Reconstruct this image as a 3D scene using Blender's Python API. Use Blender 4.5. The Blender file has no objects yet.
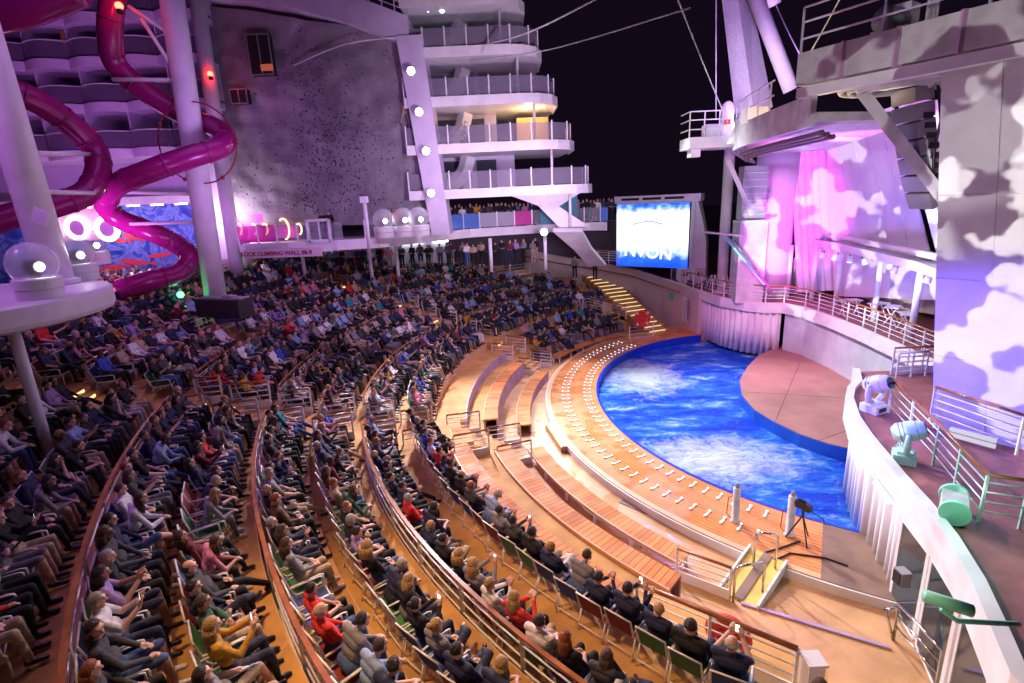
import bpy, bmesh, math, random
from mathutils import Vector, Matrix
random.seed(7)
PI=math.pi
col=bpy.context.scene.collection
# ---------------------------------------------------------------- camera model (eye 10 m over the pool deck)
FP=530.0; TH=math.radians(15.0); RO=math.radians(-2.6); H=10.0
_f=Vector((0,math.cos(TH),-math.sin(TH))); _u0=Vector((0,math.sin(TH),math.cos(TH))); _r0=Vector((1,0,0))
_r=_r0*math.cos(RO)+_u0*math.sin(RO); _u=-_r0*math.sin(RO)+_u0*math.cos(RO)
def at(x,y,z=None,Y=None):
    d=_f+_r*((x-512)/FP)+_u*((341.5-y)/FP)
    t=(z-H)/d.z if z is not None else Y/d.y
    return Vector((0,0,H))+d*t
def pj(p):
    q=Vector(p)-Vector((0,0,H)); D=q.dot(_f)
    if D<=.1: return (-9999,-9999,D)
    return (512+FP*q.dot(_r)/D, 341.5-FP*q.dot(_u)/D, D)
cam=bpy.data.cameras.new('camera'); co=bpy.data.objects.new('camera',cam); col.objects.link(co)
co.matrix_world=Matrix(((_r.x,_u.x,-_f.x,0),(_r.y,_u.y,-_f.y,0),(_r.z,_u.z,-_f.z,H),(0,0,0,1)))
cam.sensor_width=36; cam.lens=FP/1024*36; cam.clip_end=600; cam.clip_start=.05
sc=bpy.context.scene; sc.camera=co
sc.view_settings.view_transform='Standard'; sc.view_settings.look='None'; sc.view_settings.gamma=1; sc.view_settings.exposure=.45
w=bpy.data.worlds.new('World'); sc.world=w; w.use_nodes=True
w.node_tree.nodes['Background'].inputs[0].default_value=(.009,.005,.013,1); w.node_tree.nodes['Background'].inputs[1].default_value=.45
# ---------------------------------------------------------------- materials
MATS={}
def mat(name,c,rough=.6,metal=0,emit=None,es=0,noise=0,nscale=8,bump=0,bscale=40,alpha=1,trans=0,spec=.5):
    if name in MATS: return MATS[name]
    m=bpy.data.materials.new(name); m.use_nodes=True; nt=m.node_tree; b=nt.nodes['Principled BSDF']
    b.inputs['Base Color'].default_value=(*c,1); b.inputs['Roughness'].default_value=rough; b.inputs['Metallic'].default_value=metal
    b.inputs['Specular IOR Level'].default_value=spec
    if emit: b.inputs['Emission Color'].default_value=(*emit,1); b.inputs['Emission Strength'].default_value=es
    if alpha<1: b.inputs['Alpha'].default_value=alpha
    if trans: b.inputs['Transmission Weight'].default_value=trans; b.inputs['IOR'].default_value=1.1
    if noise or bump:
        tc=nt.nodes.new('ShaderNodeTexCoord')
    if noise:
        n=nt.nodes.new('ShaderNodeTexNoise'); n.inputs['Scale'].default_value=nscale; n.inputs['Detail'].default_value=6
        nt.links.new(tc.outputs['Object'],n.inputs['Vector'])
        r=nt.nodes.new('ShaderNodeValToRGB'); r.color_ramp.elements[0].position=.3; r.color_ramp.elements[1].position=.7
        r.color_ramp.elements[0].color=(*[v*(1-noise) for v in c],1); r.color_ramp.elements[1].color=(*[min(1,v*(1+noise*.6)) for v in c],1)
        nt.links.new(n.outputs['Fac'],r.inputs['Fac']); nt.links.new(r.outputs['Color'],b.inputs['Base Color'])
    if bump:
        n2=nt.nodes.new('ShaderNodeTexNoise'); n2.inputs['Scale'].default_value=bscale; n2.inputs['Detail'].default_value=5
        nt.links.new(tc.outputs['Object'],n2.inputs['Vector'])
        bp=nt.nodes.new('ShaderNodeBump'); bp.inputs['Strength'].default_value=bump; bp.inputs['Distance'].default_value=.05
        nt.links.new(n2.outputs['Fac'],bp.inputs['Height']); nt.links.new(bp.outputs['Normal'],b.inputs['Normal'])
    MATS[name]=m; return m
def wet(m,lo,hi,scale=.8):
    nt=m.node_tree; b=nt.nodes['Principled BSDF']; g=nt.nodes.new('ShaderNodeNewGeometry'); n=nt.nodes.new('ShaderNodeTexNoise'); n.inputs['Scale'].default_value=scale; n.inputs['Detail'].default_value=5; nt.links.new(g.outputs['Position'],n.inputs['Vector'])
    r=nt.nodes.new('ShaderNodeMapRange'); r.inputs[1].default_value=.42; r.inputs[2].default_value=.6; r.inputs[3].default_value=lo; r.inputs[4].default_value=hi; nt.links.new(n.outputs['Fac'],r.inputs[0]); nt.links.new(r.outputs[0],b.inputs['Roughness'])
def nodes(m): return m.node_tree.nodes, m.node_tree.links, m.node_tree.nodes['Principled BSDF']
white=mat('white_paint',(.78,.78,.8),.45,noise=.12,nscale=1.2)
whitem=mat('white_metal',(.8,.8,.8),.35)
dwhite=mat('aged_white',(.6,.6,.62),.6,noise=.25,nscale=2)
grey=mat('grey_metal',(.3,.3,.31),.4,.4)
chrome=mat('chrome',(.7,.7,.7),.15,1)
black=mat('black_plastic',(.015,.015,.017),.4)
dark=mat('dark_void',(.008,.008,.01),.7)
woodr=mat('varnished_wood',(.36,.13,.045),.25,noise=.35,nscale=3)
tan=mat('tan_deck',(.58,.32,.10),.7,noise=.3,nscale=1.3,bump=.1,bscale=30,spec=.25)
walkm=mat('walkway_deck',(.58,.33,.15),.38,noise=.25,nscale=1.1,bump=.08,bscale=20)
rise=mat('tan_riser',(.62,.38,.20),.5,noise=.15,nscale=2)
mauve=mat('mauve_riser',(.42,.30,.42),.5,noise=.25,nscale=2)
brown=mat('brown_deck',(.24,.15,.10),.5,noise=.3,nscale=1.5)
pinkst=mat('stage_rubber',(.40,.20,.17),.7,noise=.15,nscale=1)
glass=mat('clear_glass',(.75,.8,.85),.05,alpha=.16)
dglass=mat('dark_glass',(.03,.05,.06),.08,alpha=.75)
curtainm=mat('white_curtain',(.75,.74,.78),.7)
magenta=mat('magenta_fibreglass',(.34,.012,.17),.22,noise=.1,nscale=.6)
teal=mat('teal_paint',(.12,.55,.48),.45)
redm=mat('red_foam',(.75,.06,.03),.5,bump=.3,bscale=30)
def emat(name,c,s): return mat(name,(0,0,0),.5,emit=c,es=s)
ewhite=emat('lamp_white',(1,.97,.95),40); ewarm=emat('lamp_warm',(1,.75,.35),5); eyel=emat('step_glow',(1,.66,.22),1.7)
ered=emat('lamp_red',(1,.02,.01),30); egreen=emat('lamp_green',(.05,1,.3),10); edim=emat('strip_soft',(.9,.85,1),.55)
epink=emat('neon_pink',(1,.12,.75),1.6)
# wood benches: planks across, stains vary per slat
def woodmat(name,a,b_,ang=True,freq=70,asp=1.1):
    m=bpy.data.materials.new(name); m.use_nodes=True; N,L,b=nodes(m)
    g=N.new('ShaderNodeNewGeometry'); s=N.new('ShaderNodeSeparateXYZ'); L.new(g.outputs['Position'],s.inputs[0])
    def math_(op,x,y=None,v=None):
        n=N.new('ShaderNodeMath'); n.operation=op
        for i,q in enumerate((x,y)):
            if q is None: continue
            if isinstance(q,(int,float)): n.inputs[i].default_value=q
            else: L.new(q,n.inputs[i])
        return n.outputs[0]
    dx=math_('MULTIPLY',math_('SUBTRACT',s.outputs[0],CX),asp); dy=math_('SUBTRACT',s.outputs[1],CY)
    if ang: t=math_('MULTIPLY',math_('ARCTAN2',dy,dx),freq)
    else: t=math_('MULTIPLY',math_('SQRT',math_('ADD',math_('MULTIPLY',dx,dx),math_('MULTIPLY',dy,dy))),freq)
    fr=math_('FRACT',t); fl=math_('FLOOR',t)
    wn=N.new('ShaderNodeTexWhiteNoise'); wn.noise_dimensions='1D'; L.new(fl,wn.inputs['W'])
    n=N.new('ShaderNodeTexNoise'); n.inputs['Scale'].default_value=1.1; n.inputs['Detail'].default_value=5; L.new(g.outputs['Position'],n.inputs['Vector'])
    mx=math_('MULTIPLY_ADD',wn.outputs['Value'],.45); mx.node.inputs[2].default_value=0
    sm=math_('ADD',mx,n.outputs['Fac'])
    r=N.new('ShaderNodeValToRGB'); r.color_ramp.elements[0].position=.35; r.color_ramp.elements[1].position=.95
    r.color_ramp.elements[0].color=(*a,1); r.color_ramp.elements[1].color=(*b_,1); L.new(sm,r.inputs[0])
    gap=math_('GREATER_THAN',fr,.1)
    mm=N.new('ShaderNodeMix'); mm.data_type='RGBA'; L.new(gap,mm.inputs[0]); mm.inputs[6].default_value=(a[0]*.35,a[1]*.3,a[2]*.3,1); L.new(r.outputs[0],mm.inputs[7])
    L.new(mm.outputs[2],b.inputs['Base Color']); b.inputs['Roughness'].default_value=.55; b.inputs['Specular IOR Level'].default_value=.3
    return m
CX,CY,ASP=15.5,24.5,1.1
benchw=woodmat('bench_slats',(.42,.12,.028),(.74,.29,.07),True,95)
ringw=woodmat('pool_ring_planks',(.55,.19,.06),(.72,.29,.10),False,6)
wet(ringw,.15,.6); wet(walkm,.2,.6); wet(benchw,.55,.7,1.5)
# water
def water_mat():
    m=bpy.data.materials.new('pool_water'); m.use_nodes=True; N,L,b=nodes(m)
    g=N.new('ShaderNodeNewGeometry'); mp=N.new('ShaderNodeMapping'); L.new(g.outputs['Position'],mp.inputs[0]); mp.inputs['Scale'].default_value=(.55,1.15,1); mp.inputs['Rotation'].default_value=(0,0,.25)
    n=N.new('ShaderNodeTexNoise'); n.inputs['Scale'].default_value=.9; n.inputs['Detail'].default_value=9; n.inputs['Roughness'].default_value=.74; n.inputs['Distortion'].default_value=.35; L.new(mp.outputs[0],n.inputs['Vector'])
    r=N.new('ShaderNodeValToRGB'); e=r.color_ramp.elements; e[0].position=.42; e[0].color=(.005,.07,.80,1); e[1].position=.68; e[1].color=(.80,.92,1,1)
    k=e.new(.53); k.color=(.02,.22,.95,1); k=e.new(.60); k.color=(.22,.50,.92,1)
    L.new(n.outputs['Fac'],r.inputs[0])
    # splash patch of foam where swimmers churned the water
    def blob(cx,cy,rx,ry):
        s=N.new('ShaderNodeSeparateXYZ'); L.new(g.outputs['Position'],s.inputs[0])
        vm=N.new('ShaderNodeVectorMath'); vm.operation='SUBTRACT'; L.new(g.outputs['Position'],vm.inputs[0]); vm.inputs[1].default_value=(cx,cy,0)
        vs=N.new('ShaderNodeVectorMath'); vs.operation='MULTIPLY'; L.new(vm.outputs[0],vs.inputs[0]); vs.inputs[1].default_value=(1/rx,1/ry,0)
        ln=N.new('ShaderNodeVectorMath'); ln.operation='LENGTH'; L.new(vs.outputs[0],ln.inputs[0])
        mr=N.new('ShaderNodeMapRange'); L.new(ln.outputs['Value'],mr.inputs[0]); mr.inputs[1].default_value=0; mr.inputs[2].default_value=1.5; mr.inputs[3].default_value=1; mr.inputs[4].default_value=0
        return mr.outputs[0]
    n3=N.new('ShaderNodeTexNoise'); n3.inputs['Scale'].default_value=1.3; n3.inputs['Detail'].default_value=12; n3.inputs['Roughness'].default_value=.8; n3.inputs['Distortion'].default_value=.8; L.new(g.outputs['Position'],n3.inputs['Vector'])
    prev=r.outputs[0]
    for (cx,cy,rx,ry) in BLOBS:
        bl=blob(cx,cy,rx,ry); ml=N.new('ShaderNodeMath'); ml.operation='MULTIPLY_ADD'; L.new(n3.outputs['Fac'],ml.inputs[0]); ml.inputs[1].default_value=2.2; bo=N.new('ShaderNodeMath'); bo.operation='SUBTRACT'; L.new(bl,bo.inputs[0]); bo.inputs[1].default_value=.35; L.new(bo.outputs[0],ml.inputs[2])
        mr=N.new('ShaderNodeMapRange'); L.new(ml.outputs[0],mr.inputs[0]); mr.inputs[1].default_value=.95; mr.inputs[2].default_value=1.6
        mm=N.new('ShaderNodeMix'); mm.data_type='RGBA'; L.new(mr.outputs[0],mm.inputs[0]); L.new(prev,mm.inputs[6]); mm.inputs[7].default_value=(.78,.91,1,1); prev=mm.outputs[2]
    L.new(prev,b.inputs['Base Color']); b.inputs['Roughness'].default_value=.12
    n5=N.new('ShaderNodeTexNoise'); n5.inputs['Scale'].default_value=5.5; n5.inputs['Detail'].default_value=4; L.new(mp.outputs[0],n5.inputs['Vector'])
    ma=N.new('ShaderNodeMath'); ma.operation='MULTIPLY_ADD'; L.new(n5.outputs['Fac'],ma.inputs[0]); ma.inputs[1].default_value=.35; L.new(n.outputs['Fac'],ma.inputs[2])
    bp=N.new('ShaderNodeBump'); bp.inputs['Strength'].default_value=1; bp.inputs['Distance'].default_value=.4; L.new(ma.outputs[0],bp.inputs['Height']); L.new(bp.outputs['Normal'],b.inputs['Normal'])
    return m
_b=[at(715,458,z=-.45),at(640,375,z=-.45),at(765,470,z=-.45)]
BLOBS=[(_b[0].x,_b[0].y,2.9,2.0),(_b[1].x,_b[1].y,2.2,3.2)]
water=water_mat()
# ---------------------------------------------------------------- mesh builder
class MB:
    def __init__(s): s.v=[]; s.f=[]; s.mi=[]; s.m=0
    def add(s,vs,fs):
        o=len(s.v); s.v+= [tuple(v) for v in vs]
        for f in fs: s.f.append([i+o for i in f]); s.mi.append(s.m)
        return s
    def box(s,c,d,M=None):
        c=Vector(c); vs=[]
        for z in (-.5,.5):
            for (x,y) in ((-.5,-.5),(.5,-.5),(.5,.5),(-.5,.5)):
                q=Vector((x*d[0],y*d[1],z*d[2])); 
                if M is not None: q=M@q
                vs.append(c+q)
        return s.add(vs,[(3,2,1,0),(4,5,6,7),(0,1,5,4),(1,2,6,5),(2,3,7,6),(3,0,4,7)])
    def bar(s,a,b,w,h=None):
        a=Vector(a);b=Vector(b);d=b-a;L=d.length
        if L<1e-6: return s
        q=d.to_track_quat('Y','Z').to_matrix(); return s.box((a+b)/2,(w,L,h or w),q)
    def tube(s,pts,r,n=8,closed=False,cap=True):
        P=[Vector(p) for p in pts]; k=len(P); vs=[];fs=[]
        prev=None
        for i,p in enumerate(P):
            if closed: t=(P[(i+1)%k]-P[i-1])
            else: t=P[min(i+1,k-1)]-P[max(i-1,0)]
            t.normalize()
            if prev is None:
                a=Vector((0,0,1)) if abs(t.z)<.9 else Vector((1,0,0)); n1=t.cross(a).normalized()
            else:
                n1=(prev-t*prev.dot(t)).normalized()
            prev=n1; n2=t.cross(n1); rr=r[i] if isinstance(r,(list,tuple)) else r
            for j in range(n):
                a=2*PI*j/n; vs.append(p+(n1*math.cos(a)+n2*math.sin(a))*rr)
        for i in range(k if closed else k-1):
            for j in range(n):
                a=i*n+j;b=i*n+(j+1)%n;c=((i+1)%k)*n+(j+1)%n;d=((i+1)%k)*n+j; fs.append((a,b,c,d))
        if cap and not closed: fs.append(tuple(range(n-1,-1,-1))); fs.append(tuple(range((k-1)*n,k*n)))
        return s.add(vs,fs)
    def lathe(s,prof,c=(0,0,0),n=20,M=None):
        vs=[];fs=[];c=Vector(c)
        for (r,z) in prof:
            for j in range(n):
                a=2*PI*j/n; q=Vector((r*math.cos(a),r*math.sin(a),z)); 
                if M is not None:q=M@q
                vs.append(c+q)
        for i in range(len(prof)-1):
            for j in range(n): fs.append((i*n+j,i*n+(j+1)%n,(i+1)*n+(j+1)%n,(i+1)*n+j))
        fs.append(tuple(range(n-1,-1,-1))); fs.append(tuple(range((len(prof)-1)*n,len(prof)*n)))
        return s.add(vs,fs)
    def sphere(s,c,r,n=10,sc_=(1,1,1)):
        k=n//2+1
        return s.lathe([(max(1e-3,r*math.sin(PI*i/(k)))*1.0,-r*math.cos(PI*i/k)) for i in range(k+1)],c,n,Matrix.Diagonal(sc_))
    def prism(s,poly,z0,z1):
        n=len(poly); vs=[(p[0],p[1],z0) for p in poly]+[(p[0],p[1],z1) for p in poly]
        fs=[tuple(range(n-1,-1,-1)),tuple(range(n,2*n))]+[(i,(i+1)%n,n+(i+1)%n,n+i) for i in range(n)]
        return s.add(vs,fs)
    def slab(s,quad,th,):
        # thick sheet from 3d polygon
        P=[Vector(q) for q in quad]; nrm=(P[1]-P[0]).cross(P[2]-P[0]).normalized(); n=len(P)
        vs=P+[p+nrm*th for p in P]
        fs=[tuple(range(n-1,-1,-1)),tuple(range(n,2*n))]+[(i,(i+1)%n,n+(i+1)%n,n+i) for i in range(n)]
        return s.add(vs,fs)
    def ribbon(s,pts,z0,z1,th=.06):
        # vertical wall following plan polyline
        P=[Vector((p[0],p[1],0)) for p in pts]; k=len(P); L=[];R=[]
        for i in range(k):
            t=(P[min(i+1,k-1)]-P[max(i-1,0)]).normalized(); n=Vector((-t.y,t.x,0))*th/2; L.append(P[i]+n);R.append(P[i]-n)
        vs=[]
        for i in range(k):
            za=z0[i] if isinstance(z0,list) else z0; zb=z1[i] if isinstance(z1,list) else z1
            vs+=[(L[i].x,L[i].y,za),(L[i].x,L[i].y,zb),(R[i].x,R[i].y,zb),(R[i].x,R[i].y,za)]
        fs=[]
        for i in range(k-1):
            for j in range(4): fs.append((4*i+j,4*i+(j+1)%4,4*i+4+(j+1)%4,4*i+4+j))
        fs+=[(0,3,2,1),(4*k-4,4*k-3,4*k-2,4*k-1)]
        return s.add(vs,fs)
    def build(s,name,m,parent=None,smooth=False):
        me=bpy.data.meshes.new(name); me.from_pydata(s.v,[],s.f)
        for x in (m if isinstance(m,(list,tuple)) else [m]): me.materials.append(x)
        if isinstance(m,(list,tuple)): me.polygons.foreach_set('material_index',s.mi)
        if smooth: me.polygons.foreach_set('use_smooth',[True]*len(me.polygons))
        bm=bmesh.new(); bm.from_mesh(me); bmesh.ops.recalc_face_normals(bm,faces=bm.faces); bm.to_mesh(me); bm.free()
        me.update(); o=bpy.data.objects.new(name,me); col.objects.link(o)
        if parent is not None:
            o.parent=parent; 
        return o
def tag(o,label=None,cat=None,group=None,kind=None):
    if label:o['label']=label
    if cat:o['category']=cat
    if group:o['group']=group
    if kind:o['kind']=kind
    return o
def thing(name,label,cat,loc=(0,0,0),rz=0,group=None):
    o=bpy.data.objects.new(name,None); col.objects.link(o); o.location=loc; o.rotation_euler=(0,0,rz); o.empty_display_size=.2
    return tag(o,label,cat,group)
def struct(o): o['kind']='structure'; return o
def dup(root,loc,rz=0,label=None,group=None):
    r=root.copy(); col.objects.link(r); r.location=loc; r.rotation_euler=(0,0,rz)
    if label:r['label']=label
    if group:r['group']=group
    for ch in root.children:
        c=ch.copy(); col.objects.link(c); c.parent=r
        for g in ch.children:
            d=g.copy(); col.objects.link(d); d.parent=c
    return r
def E(r,th,z=0):
    a=math.radians(th); return Vector((CX+r*math.cos(a)/ASP,CY+r*math.sin(a),z))
def arc(r,t0,t1,z=0,step=1.5):
    n=max(2,int(abs(t1-t0)/step)+1); return [E(r if not callable(r) else r(t0+(t1-t0)*i/(n-1)),t0+(t1-t0)*i/(n-1),z) for i in range(n)]
def shift(th): return 1.5*max(0,min(1.35,(190-th)/50))
def R(r): return lambda th: r-shift(th)
def band(mb,ra,rb,t0,t1,z,zb):
    """solid curved slab between radii ra..rb, top z, bottom zb"""
    A=arc(ra,t0,t1); B=arc(rb,t0,t1); k=len(A); vs=[]
    for a,b in zip(A,B): vs+=[(a.x,a.y,zb),(a.x,a.y,z),(b.x,b.y,z),(b.x,b.y,zb)]
    fs=[]
    for i in range(k-1):
        for j in range(4): fs.append((4*i+j,4*i+(j+1)%4,4*i+4+(j+1)%4,4*i+4+j))
    fs+=[(0,3,2,1),(4*k-4,4*k-3,4*k-2,4*k-1)]
    mb.add(vs,fs)
AL,BE,GA=194.5,156.5,114.0      # the three radial aisles
# ---------------------------------------------------------------- seating terraces (setting)
T=[(18.9,21.2,.55,1.0),(21.2,22.65,1.0,1.45),(22.65,24.4,1.45,1.0)]
LEV=[(19.98,1.0),(21.15,1.5),(24.2,2.0),(26.0,2.45),(27.45,2.95),(29.15,3.35),(30.4,3.8),(32.2,4.2),(33.9,4.6),(35.6,5.0),(37.2,5.35)]
def level(r):
    z=-.3
    if r>18.9: z=1.0
    for a,b in LEV:
        if r>=a: z=b
    return z
LB=LEV+[(60,5.35)]
m=MB(); band(m,15.33,20,100,283,-.3,-.7); band(m,19.9,27,236,283,-.304,-.7); struct(m.build('walkway',walkm))
m=MB(); band(m,R(18.86),R(18.95),115,237,.5,-.3); band(m,R(18.95),R(20.05),115,237,.5,-.3); struct(m.build('bench_terrace',[tan]))
TH0=[115]*7+[118,120,122,122]
for i in range(len(LEV)):
    r0,z=LEV[i]; r1=LB[i+1][0]
    m=MB(); band(m,R(r0),R(r1),TH0[i],244,z,z-.75)
    struct(m.build('terrace',tan))
    if i>0:
        m=MB(); band(m,R(r0-.03),R(r0),TH0[i],244,z+.002,z-.5); struct(m.build('terrace_riser',rise))
m=MB(); m.prism([(-12,44),(-12,52),(-46,52),(-46,0),(-34,0),(-30,30),(-22,40)],5.05,5.345); struct(m.build('boardwalk_floor',tan))
m=MB(); m.prism([(-400,-200),(400,-200),(400,500),(-400,500)],-3.1,-3); struct(m.build('ocean',mat('night_sea',(.002,.002,.004),.3)))
m=MB(); m.prism([(-46,-20),(40,-20),(40,62),(-46,62)],-2.9,-2.6); struct(m.build('hull_floor',dark))
# ring
m=MB(); band(m,12.43,15.28,100,236.5,0,-.9); struct(m.build('pool_ring_deck',ringw))
m=MB(); band(m,15.28,15.34,100,247,-.02,-.7); struct(m.build('pool_ring_riser',white))
m=MB(); band(m,15.06,15.28,100,236.5,.012,-.1); struct(m.build('pool_ring_border',rise))
m=MB(); band(m,12.3,12.43,100,250,.02,-2); struct(m.build('pool_wall',mat('blue_tile',(.01,.06,.6),.2,noise=.2,nscale=5)))
# near brown pool deck, stage, water
P=[(p.x,p.y) for p in arc(12.43,236.5,250)]
cur=[at(858,515,z=0),at(868,560,z=0),at(893,603,z=0)]
m=MB(); band(m,12.43,15.28,236.5,262,0,-.9); struct(m.build('near_pool_deck',brown))
stg=[at(x,y,z=.12) for x,y in [(783,345),(760,354),(748,366),(740,380),(742,395),(755,410),(775,422),(800,434),(830,444),(866,452)]]+[Vector((18,19,.12)),Vector((19,32,.12))]
m=MB(); m.prism([(p.x,p.y) for p in stg],-1.5,.12); struct(m.build('stage_platform',pinkst))
m=MB(); m.ribbon([(p.x,p.y) for p in stg[:10]],-1.5,.09,.05); struct(m.build('stage_edge',mat('blue_edge',(.02,.12,.6),.3)))
m=MB()
for k in range(26,0,-1): pass
gx0,gx1,gy0,gy1=2,22,10,38
m.prism([(gx0,gy0),(gx1,gy0),(gx1,gy1),(gx0,gy1)],-.8,-.45)
wa=[(p.x,p.y) for p in arc(12.35,95,262)]
m=MB(); m.prism(wa+[(17,12.5),(20,20),(20,32),(16,36.5)],-.9,-.45); struct(m.build('pool_water',water))
# far side deck between ring end and ramps
m=MB(); band(m,12.43,19.5,80,100,-.01,-.6); struct(m.build('far_pool_deck',tan))
# ---------------------------------------------------------------- curved wooden benches
seg=[('near',198,236),('middle',160,192)]
def bench(r0,r1,z,t0,t1,zb,legs,label):
    t=thing('curved_bench',label,'bench',group='curved wooden benches round the pool')
    m=MB(); band(m,r0,r1,t0,t1,z,z-.07); m.build('seat',benchw,t)
    m=MB(); band(m,lambda q:(r1(q) if callable(r1) else r1),lambda q:(r1(q) if callable(r1) else r1)+.05,t0,t1,z+.006,z-.09); m.build('seat_edge',rise,t)
    if legs:
        n=max(2,int(abs(t1-t0)/5)); 
        for i in range(n+1):
            th=t0+.4+(t1-t0-.8)*i/n; a=E((r1(th) if callable(r1) else r1)-.06,th); b=E((r0(th) if callable(r0) else r0)+.1,th)
            m=MB(); m.bar((a.x,a.y,zb),(a.x,a.y,z-.08),.09); m.bar((b.x,b.y,zb),(b.x,b.y,z-.08),.09); m.bar((a.x,a.y,z-.12),(b.x,b.y,z-.12),.06); m.build('leg',whitem,t)
    else:
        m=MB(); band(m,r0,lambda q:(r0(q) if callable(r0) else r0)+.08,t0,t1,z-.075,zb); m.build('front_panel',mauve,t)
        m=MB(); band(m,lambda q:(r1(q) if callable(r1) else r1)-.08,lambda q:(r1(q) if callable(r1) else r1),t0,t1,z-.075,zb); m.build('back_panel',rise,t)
    return t
bench(16.5,17.2,.15,196,224.5,-.3,True,'lowest wooden bench on white legs in the near block, first up from the pool ring')
bench(18.15,18.85,.6,197.5,226,-.3,False,'second wooden bench up from the pool in the near block, between two benches')
bench(19.98,20.7,1.08,197.5,224.5,1.0,False,'highest wooden bench of the near block, in front of the first seated row')
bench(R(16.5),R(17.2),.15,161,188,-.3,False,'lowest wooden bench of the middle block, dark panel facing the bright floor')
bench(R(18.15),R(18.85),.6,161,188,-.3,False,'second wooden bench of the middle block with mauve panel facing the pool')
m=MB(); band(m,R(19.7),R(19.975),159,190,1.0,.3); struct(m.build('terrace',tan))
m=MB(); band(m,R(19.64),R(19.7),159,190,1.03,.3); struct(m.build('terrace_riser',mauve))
bench(R(17.05),R(17.7),.15,122,150,-.3,True,'long low bench on white legs beside the far side of the pool ring')
bench(R(18.2),R(18.85),.6,119,152,-.3,False,'second bench of the far block under the front sitters')
# ---------------------------------------------------------------- persons
VOX=.0095
def capsule(mb,a,b,ra,rb,n=12):
    a=Vector(a);b=Vector(b);t=(b-a); L=t.length
    if L<1e-5: t=Vector((0,0,1)); L=0
    t.normalize(); pts=[];rs=[]
    for k in (90,60,30): pts.append(a-t*ra*math.sin(math.radians(k))); rs.append(max(.002,ra*math.cos(math.radians(k))))
    pts.append(a);rs.append(ra);pts.append(b);rs.append(rb)
    for k in (30,60,90): pts.append(b+t*rb*math.sin(math.radians(k))); rs.append(max(.002,rb*math.cos(math.radians(k))))
    mb.tube(pts,rs,n)
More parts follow.
